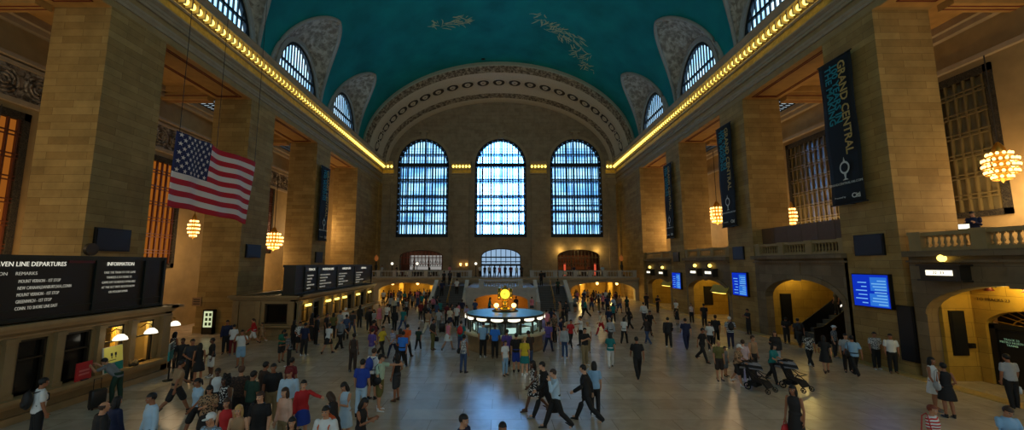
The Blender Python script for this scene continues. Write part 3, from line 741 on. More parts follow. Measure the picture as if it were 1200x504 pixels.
# track signs
def track_sign(y, z, label, n='TRACK'):
    r = empty('track_sign', (W-.1, y, z)); tag(r, label, 'sign')
    MB().box(-.35, .1, -.75, .75, 0, .55).box(-.4, .1, -.85, .85, .55, .62).box(-.4, .1, -.85, .85, -.07, 0).build('case', M['bronze'], r)
    MB().box(-.37, -.35, -.5, .5, .17, .38).build('lit_panel', M['glowwhite'], r)
    text('lettering', n, .17, M['black'], r, (W-.48, y, z+.275), (0, -1, 0), align='CENTER')
    g = MB(); g.lathe([(.05, .62), (.05, .75)], (-.15, .0, 0), 8); g.build('lamp_base', M['bronze'], r)
    MB().sphere((-.15, 0, .87), .15).build('globe', M['glow'], r)
track_sign(16.5, 4.25, 'lit track sign with round lamp on top, above the tracks entrance', '22  23')
track_sign(34.9, 3.85, 'lit track sign above the middle passage, nearer the large screens', '26')
track_sign(37.6, 3.85, 'lit track sign above the middle passage, its left hand one', '27')
track_sign(45.2, 3.6, 'lit track sign above the far passage, nearer the small blue screen', '28')
track_sign(49.0, 3.6, 'lit track sign above the far passage, left hand one near the corner', '29')
# red lamp in the far right corner
r = empty('exit_lamp', (18.2, 57.5, 2.6)); tag(r, 'small glowing red-orange lamp at the far right corner by the balcony', 'lamp')
MB().box(0, .4, -.15, .15, -.1, .25).build('bracket', M['iron'], r); MB().sphere((-.05, 0, .1), .2).build('globe', emis('red_orange_lamp', lin(255, 96, 40), 3), r)
# yellow awning-like lit soffits over the passages
for y, lab in ((33.9, 'middle'), (44.6, 'far')):
    r = empty('canopy', (W+.1, y, 2.5)); tag(r, 'small lit yellow canopy at the right of the %s passage' % lab, 'canopy')
    b = MB(); b.poly_extrude([(-.5, -.9, 0), (-.5, .9, 0), (-.35, 1.2, .0), (0, 1.3, .55), (0, -1.3, .55), (-.35, -1.2, 0)], (0, 0, .06)); b.box(-.5, 0, -.95, .95, 0, .12)
    b.build('hood', mat('yellow_canopy', lin(210, 180, 60), .6) if 'yellow_canopy' not in bpy.data.materials else bpy.data.materials['yellow_canopy'], r)
    MB().box(-.4, -.1, -.8, .8, -.05, 0).build('lamp_strip', M['glow'], r)
# ---------------------------------------------------------------- far balcony
YB = 54.0; M['balc'] = mat('grey_balcony_stone', lin(176, 164, 140), .65, var=.1, vscale=2)
PB = lambda x, d, z: (x, YB+d, z)
struct('wall_balcony', pierced(MB(), -W, W, 0, 3.05, [(-11.9, 4.1, 0, 1.35, 1.0), (13.9, 4.3, 0, 1.35, 1.1)], .7, PB, 24), M['balc'])
mb = MB(); mb.box(-W, W, YB-.35, YB+.3, 2.75, 3.05); mb.box(-W, W, YB-.15, YB, 2.45, 2.55)
arch_ring(mb, -11.9, 4.1, 1.35, 1.0, .22, -.08, .02, PB, 24); arch_ring(mb, 13.9, 4.3, 1.35, 1.1, .22, -.08, .02, PB, 24)
struct('trim_44', mb, M['mould'])
struct('floor_balcony', MB().box(-W, W, YB+.1, YE, 2.6, 2.95), M['marble_step'])
mb = MB(); mb.box(-16.5, -7.2, 61.2, 61.5, 0, 2.6); mb.box(-16.8, -16.5, YB+.7, 61.5, 0, 2.6); mb.box(-7.5, -7.2, YB+.7, 61.5, 0, 2.6)
mb.box(8.9, 18.7, 61.2, 61.5, 0, 2.6); mb.box(8.9, 9.2, YB+.7, 61.5, 0, 2.6)
for x in (-14, -9.6): mb.box(x-.3, x+.3, 58, 58.6, 0, 2.6)
for x in (12, 16.): mb.box(x-.3, x+.3, 58, 58.6, 0, 2.6)
struct('wall_passages', mb, Y)
balustrade((-18.4, YB-.1), (-7.4, YB-.1), 3.05, 3.98, M['parapet'], 'stone balustrade along the left half of the far balcony', 5, .36)
balustrade((8.0, YB-.1), (18.4, YB-.1), 3.05, 3.98, M['parapet'], 'stone balustrade along the right half of the far balcony', 5, .36)
balustrade((-7.2, YB-.1), (-3.6, YB-.1), 3.05, 3.98, M['parapet'], 'short stone balustrade on the far balcony, left of the stair landing', 1, .36)
balustrade((4.2, YB-.1), (7.8, YB-.1), 3.05, 3.98, M['parapet'], 'short stone balustrade on the far balcony, right of the stair landing', 1, .36)
for x, lab in ((-5.3, 'left'), (6.0, 'right')):
    r = empty('loudspeaker', (x, YB-.42, 3.1)); tag(r, 'small black box on the balcony balustrade, %s of the landing' % lab, 'loudspeaker')
    MB().box(-.25, .25, -.14, .12, .0, .6).build('case', M['black'], r); MB().lathe([(.0, 0), (.18, 0), (.2, .02), (.2, .05)], n=14, smooth=False).build('cone', M['iron'], r).matrix_local = Matrix.Translation((0, -.2, .3)) @ Matrix.Rotation(-PI/2, 4, 'X')
for i, (x, y) in enumerate(((-14.6, 55.6), (-11.2, 55.8), (-8.6, 55.4), (11.2, 55.6), (13.6, 55.8), (16.2, 55.4))):
    r = empty('passage_lamp', (x, y, 2.6)); tag(r, 'glowing yellow lamp in the %s passage under the balcony, %s' % ('left' if x < 0 else 'right', ['leftmost', 'middle one', 'rightmost'][i % 3]), 'lamp')
    MB().tube([(0, 0, 0), (0, 0, -.25)], .03).build('stem', M['brass'], r); MB().sphere((0, 0, -.42), .2).build('globe', M['glowwarm'], r)
# stair block with arch
BX0, BX1, BYf = -3.4, 4.0, 42.6
BC = (BX0+BX1)/2
PS = lambda x, d, z: (x, BYf+d, z)
mb = pierced(MB(), BX0, BX1, 0, 2.35, [(BC, 2.85, 0, .95, .75)], .5, PS, 24)
mb.box(BX0, BX0+.4, BYf+.5, YB, 0, 2.35); mb.box(BX1-.4, BX1, BYf+.5, YB, 0, 2.35); mb.box(BX0+.4, BX1-.4, BYf+.5, YB, 2.0, 2.35)
struct('wall_stair_block', mb, M['parapet'])
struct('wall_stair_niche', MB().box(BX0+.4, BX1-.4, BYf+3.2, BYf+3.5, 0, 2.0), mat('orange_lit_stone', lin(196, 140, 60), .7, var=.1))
mb = MB(); mb.box(BX0-.1, BX1+.1, BYf-.15, BYf+.3, 2.2, 2.4); arch_ring(mb, BC, 2.85, .95, .75, .18, -.06, 0, PS, 24)
struct('trim_45', mb, M['parapet'])
balustrade((BC-2.3, BYf+.1), (BC+2.3, BYf+.1), 2.4, 3.2, M['parapet'], 'pale balustrade on the stair landing behind the golden clock', 1, .26)
def staircase(x0, x1, lab, mirror):
    r = empty('staircase', ((x0+x1)/2, 42.2, 0)); tag(r, 'marble flight of stairs up to the far balcony, %s of the orange arch' % lab, 'staircase')
    hw = (x1-x0)/2; n = 14; b = MB(); run = .31; ris = 2.35/n
    for k in range(n): b.box(-hw, hw, k*run, (k+1)*run+.02, 0, (k+1)*ris)
    b.box(-hw, hw, n*run, 11.8, 2.1, 2.35)
    b.build('steps', mat('dark_stair_steps', lin(84, 80, 76), .5) if 'dark_stair_steps' not in bpy.data.materials else bpy.data.materials['dark_stair_steps'], r)  # steps coloured darker than the parapets
    for q in (-1, 1):
        b = MB(); pts = []
        x = q*hw
        a = [(0, 0), (n*run, 0), (n*run, 2.35+.6), (.2, .8), (0, .8)]
        b.poly_extrude([(x, y, z) for y, z in a], (q*.32, 0, 0)); b.box(x-.02*q, x+q*.36, -.35, .3, 0, .95); pp = b.build('parapet', M['parapet'], r)
        b = MB(); b.poly_extrude([(x-q*.05, .1, .8), (x-q*.05, n*run, 2.95), (x-q*.05, n*run, 3.05), (x-q*.05, .1, .9)], (q*.42, 0, 0)); b.build('coping', M['white'], pp)
    b = MB(); b.tube([(0, .1, .95), (0, n*run, 3.2)], .05)
    for k in range(5): y = .2+k*1.0; b.tube([(0, y, y/run*ris), (0, y, .92+y*2.25/(n*run))], .03, 6)
    b.build('centre_handrail', M['brass'], r)
    return r
staircase(-6.95, BX0-.35, 'left', -1); staircase(BX1+.35, 7.5, 'right', 1)
# ---------------------------------------------------------------- rooms behind the balcony
mb = MB()
for x0, x1 in ((-16, -8.3), (-3.2, 3.8), (8.7, 16.1)):
    mb.box(x0, x1, 66.3, 66.6, 2.9, 7.6); mb.box(x0-.2, x0, YE+.9, 66.6, 2.9, 7.6); mb.box(x1, x1+.2, YE+.9, 66.6, 2.9, 7.6); mb.box(x0, x1, YE+.9, 66.6, 7.4, 7.6); mb.box(x0, x1, YE, 66.6, 2.8, 2.95)
struct('wall_back_rooms', mb, mat('dark_restaurant_wall', lin(86, 48, 30), .6))
for x, hw, lab, red in ((-12.1, 3.4, 'left', lin(120, 50, 30)), (12.4, 3.3, 'right', lin(60, 46, 30))):
    f = empty('arch_screen', (x, YE+.4, 2.95)); tag(f, 'dark glazed arch screen behind the balcony, %s of the bright middle doorway' % lab, 'arch screen')
    b = MB(); arch_ring(b, 0, hw-.12, 3.05, .9 if x < 0 else 1.0, .12, 0, .15, lambda u, d, z: (u, d, z), 20, 0)
    b.build('frame', M['bronze'], f)
    fm = mat('reddish_bars_%s' % lab, red, .5); b = MB()
    for i in range(1, 12):
        u = -hw+2*hw*i/12; b.box(u-.05, u+.05, .02, .1, 1.9, 3.0+.9*math.sqrt(1-(u/hw)**2))
    for z in (1.9, 2.9): b.box(-hw, hw, .0, .12, z-.06, z+.06)
    for u in (-hw/3, hw/3): b.box(u-.09, u+.09, 0, .12, 0, 2.9)
    b.build('glazing_bars', fm, f)
    sh = empty('bar_shelf', (x, 66.1, 2.95)); tag(sh, 'lit back shelving with bottles seen through the %s arch' % lab, 'shelf')
    b = MB()
    for z in (.9, 1.5, 2.1, 2.7): b.box(-2.6, 2.6, -.3, .2, z, z+.06)
    b.box(-2.7, 2.7, -.3, .2, 0, .9); b.build('shelves', M['bronze'], sh)
    MB().box(-2.6, 2.6, .14, .2, .96, 3.3).build('lit_back', emis('pale_bar_light_%s' % lab, lin(190, 186, 180) if x < 0 else lin(150, 80, 40), .5 if x < 0 else .15), sh)
    bm_ = None
    for i in range(26):
        if bm_ is None:
            b = MB(); b.lathe([(.0, 0), (.06, 0), (.06, .22), (.022, .3), (.022, .4), (0, .4)], n=8); bo = bm_ = b.build('bottle', mat('dark_bottle_%s' % lab, lin(50, 60, 40), .2))
        else: bo = bm_.copy(); COL.objects.link(bo)
        bo.location = (x-2.4+(i % 13)*.4, 66.0, 2.95+.96+.6*(1 if i < 13 else 2)); tag(bo, 'dark bottle on the lit shelving in the %s arch room' % lab, 'bottle', 'bottles in the %s arch room' % lab)
# lit pillars red at right room
for k, x in enumerate((10.4, 15.2)):
    r = empty('lit_column', (x, YE+1.3, 2.95)); tag(r, 'glowing red-orange column in the right arch room, %s one' % ('left' if k == 0 else 'right'), 'lamp')
    MB().lathe([(.16, .1), (.16, 2.0), (0, 2.0)], n=12).build('tube', emis('red_column_light', lin(230, 90, 60), .8) if k == 0 else bpy.data.materials['red_column_light'], r); MB().lathe([(.22, 0), (.22, .1), (0, .1)], n=12).build('base', M['iron'], r)
dc = empty('door_2', (.3, YE+.4, 2.95)); dc['kind'] = 'structure'
b = MB(); arch_ring(b, 0, 2.98, 3.05, 1.13, .12, 0, .2, lambda u, d, z: (u, d, z), 20, 0)
for i in range(1, 8):
    u = -3.1+6.2*i/8; b.box(u-.05, u+.05, .03, .14, 2.0 if i % 2 else 0, 3.05+1.1*math.sqrt(1-(u/3.1)**2))
for z, q in ((1.75, .16), (2.25, .07), (2.95, .1)): b.box(-3.05, 3.05, .0, .16, z-q, z+q)
b.build('frame', M['winframe'], dc)
MB().box(-3.4, 3.4, 2.6, 2.65, -.05, 4.4).build('glass', emis('blue_white_doorway', lin(170, 206, 242), .7), dc)
for i, (x, lab) in enumerate(((-5.9, 'left of the middle doorway, left one'), (-5.0, 'left of the middle doorway, right one'))):
    r = empty('wall_sconce', (x, YE-.42, 4.55)); tag(r, 'warm wall sconce on the end wall, '+lab, 'lamp')
    MB().box(-.06, .06, -.05, .2, -.3, .1).build('bracket', M['brass'], r); MB().lathe([(.08, .0), (.17, .4), (0, .3)], (0, -.08, 0), 10).build('shade', M['glowwarm'], r)
for i, (x, lab) in enumerate(((-16.2, 'left end of the balcony'), (-12.4, 'in front of the left arch screen'), (-3.5, 'left side of the middle doorway'))):
    r = empty('globe_lamp', (x, YE-1.4, 2.95)); tag(r, 'white globe lamp on a thin post, '+lab, 'lamp')
    MB().tube([(0, 0, 0), (0, 0, 1.75)], .05).lathe([(.2, 0), (.2, .06), (.05, .12)], n=10).build('post', M['iron'], r); MB().sphere((0, 0, 1.95), .2).build('globe', M['glowwhite'], r)
for i, x in enumerate((-15.2, -13.4, -10.6, -8.6, 9.6, 11.6, 13.6, 15.6)):
    r = empty('restaurant_table', (x, YE-2.6, 2.95)); tag(r, 'small round white-clothed table on the balcony, %s of the %s side' % (['first', 'second', 'third', 'fourth'][i % 4]+' from the left', 'left' if i < 4 else 'right'), 'table', 'tables on the balcony')
    MB().lathe([(0, .76), (.5, .76), (.55, .55), (.6, .3)], n=18).build('tablecloth', M['white'], r); MB().lathe([(.3, 0), (.3, .04), (.05, .08), (.05, .74)], n=12).build('base', M['iron'], r)
    MB().lathe([(0, .765), (.05, .765), (.06, .9), (0, .9)], n=10).build('table_lamp', M['glowwarm'], r)
# statues in niches at the ends of the balcony
for x, lab in ((-17.9, 'left'), (17.9, 'right')):
    r = empty('standing_lamp', (x, 58.6, 2.95)); tag(r, 'dark bronze pedestal lamp at the %s end of the far balcony' % lab, 'lamp')
    MB().lathe([(.35, 0), (.35, .3), (.2, .4), (.16, 1.2), (.24, 1.6), (.12, 1.8), (.1, 2.3)], n=14).build('pedestal', M['bronze'], r)
    MB().lathe([(.1, 2.3), (.26, 2.5), (.3, 2.8), (.12, 3.1), (.0, 3.3)], n=14).build('lamp_shade', mat('dim_amber_glass_%s' % lab, lin(190, 120, 60), .4, emit=lin(200, 110, 50), es=.25), r)
# ---------------------------------------------------------------- left ticket offices
M['counter'] = mat('ticket_hall_limestone', lin(150, 124, 84), .6, var=.15, vscale=2, spec=.35)
M['ledge'] = mat('tan_marble_ledge', lin(168, 136, 92), .4, var=.15, vscale=2)
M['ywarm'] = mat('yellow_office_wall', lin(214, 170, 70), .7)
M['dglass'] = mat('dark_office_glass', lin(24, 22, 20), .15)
def ticket_office(name, label, P, u0, u1, ztop, wins, lit, zs=.92, zw=2.42):
    """P(u,d,z): d<0 towards the hall; wins: (uc, half)"""
    r = empty(name, (0, 0, 0)); tag(r, label, 'ticket office')
    b = MB(); pierced(b, u0, u1, 0, ztop, [(uc, hw, zs, zw, 0) for uc, hw in wins], .35, P)
    b.build('front', M['counter'], r)
    b = MB(); cs = lambda a0, a1, d0, d1, z0, z1: b.add([P(u, d, z) for z in (z0, z1) for d in (d0, d1) for u in (a0, a1)], [(0, 2, 3, 1), (4, 5, 7, 6), (0, 1, 5, 4), (2, 6, 7, 3), (0, 4, 6, 2), (1, 3, 7, 5)])
    cs(u0, u1, -.3, .4, ztop-.12, ztop); cs(u0, u1, -.18, .1, ztop-.25, ztop-.12); cs(u0, u1, -.06, 0, ztop-.42, ztop-.36)
    b.build('cornice', M['ledge'], r)
    b = MB(); cs(u0, u1, -.42, .5, zs-.12, zs); cs(u0, u1, -.2, 0, zs-.3, zs-.12); cs(u0, u1, -.14, 0, 0, .22)
    b.build('counter_shelf', M['ledge'], r)
    ed = sorted([w[0]-w[1] for w in wins]+[w[0]+w[1] for w in wins])
    for a, c in zip([u0-.1]+ed[1::2], ed[0::2]+[u1+.1]):
        if c-a > .3:
            b = MB(); m = (a+c)/2; w = min(.32, (c-a)/2-.06)
            cs(m-w*.6, m+w*.6, -.14, 0, zs, ztop-.45); cs(m-w*.8, m+w*.8, -.18, 0, zs, zs+.12); cs(m-w*.8, m+w*.8, -.18, 0, ztop-.55, ztop-.42)
            b.build('pilaster', M['counter'], r)
    for k, (uc, hw) in enumerate(wins):
        wf = MB(); b = wf; cs = lambda a0, a1, d0, d1, z0, z1: b.add([P(u, d, z) for z in (z0, z1) for d in (d0, d1) for u in (a0, a1)], [(0, 2, 3, 1), (4, 5, 7, 6), (0, 1, 5, 4), (2, 6, 7, 3), (0, 4, 6, 2), (1, 3, 7, 5)])
        for (p, q, z0, z1) in ((uc-hw, uc-hw+.07, zs, zw), (uc+hw-.07, uc+hw, zs, zw), (uc-hw, uc+hw, zw-.07, zw), (uc-hw, uc+hw, zs+.62*(zw-zs), zs+.62*(zw-zs)+.05)): cs(p, q, .05, .16, z0, z1)
        wo = wf.build('window_frame', M['bronze'], r)
        b = MB(); 
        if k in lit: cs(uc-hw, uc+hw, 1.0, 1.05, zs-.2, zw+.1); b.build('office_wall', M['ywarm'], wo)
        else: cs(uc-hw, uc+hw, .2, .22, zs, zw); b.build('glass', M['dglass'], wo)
    return r
P1 = lambda y, d, z: (-14.8-d, y, z)
t1 = ticket_office('ticket_office', 'stone ticket office with windows under the near departures board', P1, 10.5, 18.7, 3.02, [(11.8, .5), (13.3, .42), (14.7, .45), (16.05, .4), (17.4, .42)], (3, 4), .8, 2.5)
P1e = lambda x, d, z: (x, 19.0-d, z)
b = MB(); b.box(-18.6, -14.8, 18.35, 18.7, 0, 3.02); b.box(-18.6, -14.5, 18.3, 19.0, 2.9, 3.02); b.box(-18.6, -18.3, 10.5, 18.4, 0, 2.95); b.box(-18.6, -14.8, 10.5, 18.6, 2.75, 2.84)
b.build('end_wall', M['counter'], t1)
P2 = lambda y, d, z: (-13.1-d, y, z)
t2 = ticket_office('ticket_office', 'long stone ticket office with a row of lit windows, beyond the flag', P2, 26.5, 42.6, 2.82, [(27.9+1.6*i, .52) for i in range(9)], (0, 2, 3, 4, 6, 8), .95, 2.2)
P2e = lambda x, d, z: (x, 26.5+d, z)
b = MB(); pierced(b, -17.2, -13.1, 0, 2.82, [(-14.35, .75, 1.0, 2.3, 0)], .35, P2e)
b.box(-17.4, -12.8, 26.2, 26.9, 2.7, 2.82); b.box(-17.3, -12.9, 26.32, 26.6, 2.57, 2.7); b.box(-15.4, -12.7, 26.1, 26.6, .84, .96); b.box(-17.2, -13.1, 26.36, 26.5, 0, .22)
for x in (-16.9, -15.5, -13.3): b.box(x-.16, x+.16, 26.38, 26.5, .22, 2.45)
b.box(-16.7, -15.7, 26.44, 26.5, .5, 2.2)
b.box(-17.2, -16.9, 26.9, 42.6, 0, 2.82); b.box(-17.2, -13.1, 42.3, 42.6, 0, 2.82); b.box(-17.2, -13.1, 26.6, 42.6, 2.5, 2.6)
b.build('end_wall', M['counter'], t2)
b = MB(); b.box(-15.1, -13.6, 26.6, 26.7, 1.0, 1.08); b.box(-15.1, -13.6, 26.6, 26.7, 2.22, 2.3); b.box(-15.1, -15.0, 26.6, 26.7, 1, 2.3); b.box(-13.7, -13.6, 26.6, 26.7, 1, 2.3)
wf = b.build('window_frame', M['bronze'], t2); MB().box(-15.05, -13.65, 26.72, 26.75, 1.05, 2.25).build('glass', M['dglass'], wf)
# long brass rail in front of the far ticket windows
r = empty('queue_rail', (-12.0, 38.0, 0)); tag(r, 'brass queue rail along the far ticket windows', 'rail')
b = MB(); b.tube([(0, -5, 1.0), (0, 5, 1.0)], .04); b.build('bar', M['brass'], r)
for k in range(6): MB().tube([(0, -5+2*k, 0), (0, -5+2*k, 1)], .03).lathe([(.14, 0), (.14, .03), (.03, .05)], (0, -5+2*k, 0), 10).build('post', M['brass'], r)
# hanging counter lamps
def counter_lamp(x, y, z, label, ext=.5, dirx=1, tube=None):
    r = empty('counter_lamp', (x, y, z)); tag(r, label, 'lamp')
    MB().tube([(-dirx*ext, 0, .12), (-dirx*ext*.4, 0, .3), (0, 0, .26), (0, 0, .1)], .022, 6).build('arm', M['brass'], r)
    MB().lathe([(.02, .12), (.1, .1), (.2, .0), (.235, -.1), (.22, -.1), (.08, .07)], n=16).build('shade', M['glowwhite'], r)
    MB().sphere((0, 0, -.03), .07, 8, 6).build('bulb', M['glowwarm'], r)
counter_lamp(-14.3, 15.75, 2.1, 'white domed lamp hanging before the poster window of the near ticket office')
counter_lamp(-14.3, 17.1, 2.12, 'white domed lamp hanging at the last window of the near ticket office')
counter_lamp(-15.65, 20.0, 2.0, 'white domed lamp at the corner end of the near ticket office')
for i in range(6):
    r = empty('window_lamp', (-12.95, 27.9+1.6*[0, 2, 3, 4, 6, 8][i], 2.02)); tag(r, 'glowing strip lamp over a far ticket window, %s from the near end' % ['first', 'second', 'third', 'fourth', 'fifth', 'sixth'][i], 'lamp')
    MB().box(-.02, .1, -.34, .34, 0, .14).build('lamp_shade', M['glow'], r); MB().tube([(-.2, 0, .1), (0, 0, .15)], .02).build('bracket', M['brass'], r)
# things on the near counter
r = empty('advert_board', (-14.55, 15.9, .8), .15); tag(r, 'yellow and teal advert board leaning on the near ticket counter', 'advert board')
mA = mat('yellow_poster', lin(226, 214, 96), .5, emit=lin(226, 214, 96), es=.12); mB_ = mat('teal_poster', lin(20, 130, 116), .5); mC = mat('dark_poster_print', lin(30, 30, 30), .6)
b = MB(); b.box(-.05, 0, -.48, .48, 0, 1.35); b.build('backboard', M['white'], r)
b = MB(); b.mi = 0; b.box(0, .01, -.46, .46, .48, 1.33); b.mi = 1; b.box(0, .01, -.46, .46, .03, .48); b.mi = 2
for y in (-.1, .1): b.box(.01, .014, y-.05, y+.05, .85, 1.0); b.box(.01, .014, y-.02, y+.02, .72, .85)
b.box(.01, .014, -.3, .1, .6, .63); b.build('poster', [mA, mB_, mC], r); r.rotation_euler = (0, -.12, .1); r.scale = (1, .9, .7)
r = empty('notice_board', (-14.55, 14.75, .8), .1); tag(r, 'small red notice standing on the near ticket counter', 'notice')
MB().box(-.02, .02, -.3, .3, 0, .62).build('board', mat('red_notice', lin(196, 40, 40), .5), r); MB().box(.02, .03, -.2, .2, .18, .24).box(.02, .03, -.2, .2, .3, .36).build('print', mat('faded_red_print', lin(230, 120, 110), .5), r); MB().box(-.18, .1, -.12, .12, 0, .03).build('foot', M['iron'], r)
r = empty('floor_sign', (-13.75, 17.55, 0), .5); tag(r, 'teal and grey queue sign on a pole at the end of the near ticket office', 'sign')
MB().tube([(0, 0, 0), (0, 0, .85)], .03).lathe([(.2, 0), (.2, .03), (.03, .06)], n=14).build('pole', M['iron'], r)
MB().box(-.03, .03, -.36, .36, .85, 1.22).build('lower_panel', mat('teal_sign', lin(30, 140, 136), .5), r); MB().box(-.03, .03, -.36, .36, 1.22, 1.55).build('upper_panel', mat('grey_sign', lin(130, 140, 130), .5), r)
b = MB()
for k in range(3): b.box(.03, .036, -.25, .25-.1*k, 1.28+.08*k, 1.32+.08*k)
b.build('print', mC, r)
r = empty('flower_tray', (-14.6, 16.75, .8)); tag(r, 'small tray of leaflets and flowers on the near counter beside the advert board', 'tray')
MB().lathe([(0, 0), (.16, 0), (.2, .1), (.18, .1), (.15, .03), (0, .03)], n=14).build('bowl', M['bronze'], r); b = MB()
for k in range(8): b.sphere((.1*math.cos(k*.8), .1*math.sin(k*.8), .14+.03*(k % 3)), .05, 6, 5)
b.build('flowers', mat('mixed_blooms', lin(190, 150, 90), .7), r)
# ---------------------------------------------------------------- departures boards
M['board'] = mat('black_departure_board', lin(12, 14, 12), .45); M['boardrim'] = mat('dark_green_board_frame', lin(24, 34, 28), .4, .2)
M['letters'] = emis('cream_lit_letters', lin(250, 246, 225), .8); M['dimletters'] = emis('dim_lit_letters', lin(200, 196, 178), .5)
def board_frame(label, x, y0, y1, z0, z1, cuts):
    r = empty('departures_board', (x, (y0+y1)/2, z0)); tag(r, label, 'departures board')
    h = z1-z0; Lh = (y1-y0)/2; yc = (y0+y1)/2
    MB().box(-.75, 0, -Lh, Lh, .02, h).build('case', M['board'], r)
    b = MB(); b.box(-.8, .06, -Lh-.05, Lh+.05, h-.1, h+.06); b.box(-.8, .06, -Lh-.05, Lh+.05, 0, .12); b.box(0, .04, -Lh, Lh, .34, .4)
    for c in [y0]+cuts+[y1]: b.box(-.02, .07, c-yc-.06, c-yc+.06, 0, h)
    b.box(0, .03, -Lh, Lh, h-.42, h-.38)
    b.build('frame', M['boardrim'], r)
    return r
r = board_frame('black departures board with cream lettering on the near ticket office', -15.1, 9.5, 18.35, 3.04, 5.12, [12.0, 15.3, 17.4])
X = -15.06
T = lambda s, y, z, sz, m='letters', al='LEFT', sx=1.: text('lettering', s, sz, M[m], r, (X, y, z), (0, 1, 0), align=al, sx=sx, bold=0)
MB().box(.0, .03, 14.3-13.925, 15.2-13.925, 1.88, 1.97).build('red_strip', mat('dark_red_strip', lin(90, 14, 18), .5), r)
T('NEW HAVEN LINE DEPARTURES', 14.2, 4.88, .21, al='RIGHT', sx=.86); T('DESTINATION     REMARKS', 13.35, 4.58, .15, 'dimletters', 'RIGHT', .95)
for i, s in enumerate(('MOUNT VERNON - 1ST STOP', 'NEW CANAAN,DANBURY,N.H.,CONN', 'MOUNT VERNON - 1ST STOP', 'GREENWICH - 1ST STOP', 'CONN. TO SHORE LINE EAST')): T(s, 12.85, 4.33-.215*i, .15, 'dimletters', sx=.62)
T('INFORMATION', 16.25, 4.88, .2, al='CENTER', sx=.85)
for i, s in enumerate(('TAKE THE TRAIN TO THE GAME', 'YANKEES-E.153-YANKS ST.', 'GAME DAY SCHEDULE AVAILABLE', 'AT THE GCT INFO BOOTH NOW', 'OR MTA.INFO/MNR')): T(s, 16.25, 4.55-.19*i, .125, 'dimletters', 'CENTER', .74)
r2 = board_frame('black departures board with small cream lettering on the far ticket office', -13.35, 26.7, 42.4, 2.85, 4.75, [28.0, 30.0, 33.5, 37.5])
r = r2; X = -13.31
for (y0, y1), hd in zip(((28.1, 29.9), (30.1, 33.4), (33.6, 37.4), (37.6, 42.2)), ('TRACK', 'HUDSON LINE', 'HARLEM LINE', 'ARRIVALS')):
    T(hd, (y0+y1)/2, 4.48, .24, al='CENTER', sx=1.3)
    rn = random.Random(hd)
    for i, s in enumerate(('CROTON-HARMON', 'POUGHKEEPSIE', 'STAMFORD', 'NORTH WHITE PLAINS', 'BREWSTER')): T(s, y0+.25, 4.05-.22*i, .15, 'dimletters', sx=.7 if y1-y0 < 3 else 1.3)
r = empty('desk_clock', (-15.5, 15.35, 5.2)); tag(r, 'small round clock on top of the near departures board', 'clock')
b = MB(); b.lathe([(0, 0), (.24, 0), (.24, .12), (0, .12)], n=20, smooth=False); q = b.build('case', M['bronze'], r); q.matrix_local = Matrix.Translation((.0, 0, .24)) @ Matrix.Rotation(PI/2, 4, 'Y')
b = MB(); b.lathe([(0, .125), (.2, .125), (.2, .12)], n=20, smooth=False); q2 = b.build('dial', mat('grey_dial', lin(70, 72, 64), .5), r); q2.matrix_local = q.matrix_local.copy()
# ---------------------------------------------------------------- lit poster stand and plaque at the second left pier
r = empty('poster_stand', (-20.25, 28.75, 0)); r.scale = (.72, 1, .95); tag(r, 'lit pale green poster case standing at the foot of the pier behind the flag', 'poster case')
b = MB(); b.box(-.52, -.44, -.15, .15, 0, 1.75); b.box(.44, .52, -.15, .15, 0, 1.75); b.box(-.52, .52, -.15, .15, 1.66, 1.78); b.box(-.52, .52, -.15, .15, 0, .5); b.box(-.44, .44, .05, .15, .5, 1.66); b.build('case', M['bronze'], r)
b = MB(); b.mi = 0; b.box(-.44, .44, -.1, .04, .5, 1.66); b.mi = 1
for k in range(3):
    for j in range(2): b.box(-.3+.36*j, -.06+.36*j, -.105, -.1, .62+.34*k, .84+.34*k)
b.build('poster', [emis('lit_pale_green_poster', lin(222, 232, 180), .85), mat('poster_print', lin(90, 110, 70), .6)], r)
r = empty('wall_plaque', (-21.2, 29.05, 1.9)); tag(r, 'small tan plaque on the pier wall left of the lit poster case', 'plaque'); MB().box(-.55, .1, -.06, 0, 0, .6).build('plate', mat('tan_plaque', lin(150, 116, 80), .6), r)
b = MB()
for k in range(3): b.box(-.45, -.0, -.075, -.06, .12+.15*k, .18+.15*k)
b.build('raised_letters', mC, r)
# ---------------------------------------------------------------- information booth and clock
KX, KY = .55, 24.5
k_ = empty('information_booth', (KX, KY, 0)); tag(k_, 'round glazed information booth with lit windows in the middle of the hall', 'booth')
R = 2.3
MB().lathe([(R-.02, 0), (R, .1), (R-.08, .14), (R-.08, .8), (R-.02, .86)], n=48).build('base', mat('tan_marble_panel', lin(140, 116, 84), .35, var=.15), k_)
MB().lathe([(R-.3, .9), (R+.12, .86), (R+.14, .94), (R+.1, 1.0), (R-.3, 1.0)], n=48).build('counter', mat('cream_marble_counter', lin(216, 200, 160), .3), k_)
gl = bpy.data.materials.new('booth_glass'); gl.use_nodes = True; g_ = gl.node_tree.nodes['Principled BSDF']; g_.inputs['Alpha'].default_value = .18; g_.inputs['Base Color'].default_value = lin(120, 160, 150); g_.inputs['Roughness'].default_value = .08
MB().lathe([(R-.14, 1.0), (R-.14, 1.66)], n=48).build('glazing', gl, k_)
for i in range(16):
    a = 2*PI*i/16; c, s_ = math.cos(a), math.sin(a); MB().tube([((R-.12)*c, (R-.12)*s_, 1.0), ((R-.12)*c, (R-.12)*s_, 1.7)], .045, 6).build('mullion', M['bronze'], k_)
MB().lathe([(R-.3, 1.66), (R+.02, 1.66), (R+.08, 1.74), (R+.06, 1.95), (R-.02, 2.0), (R-.3, 2.0)], n=48).build('fascia', M['bronze'], k_)
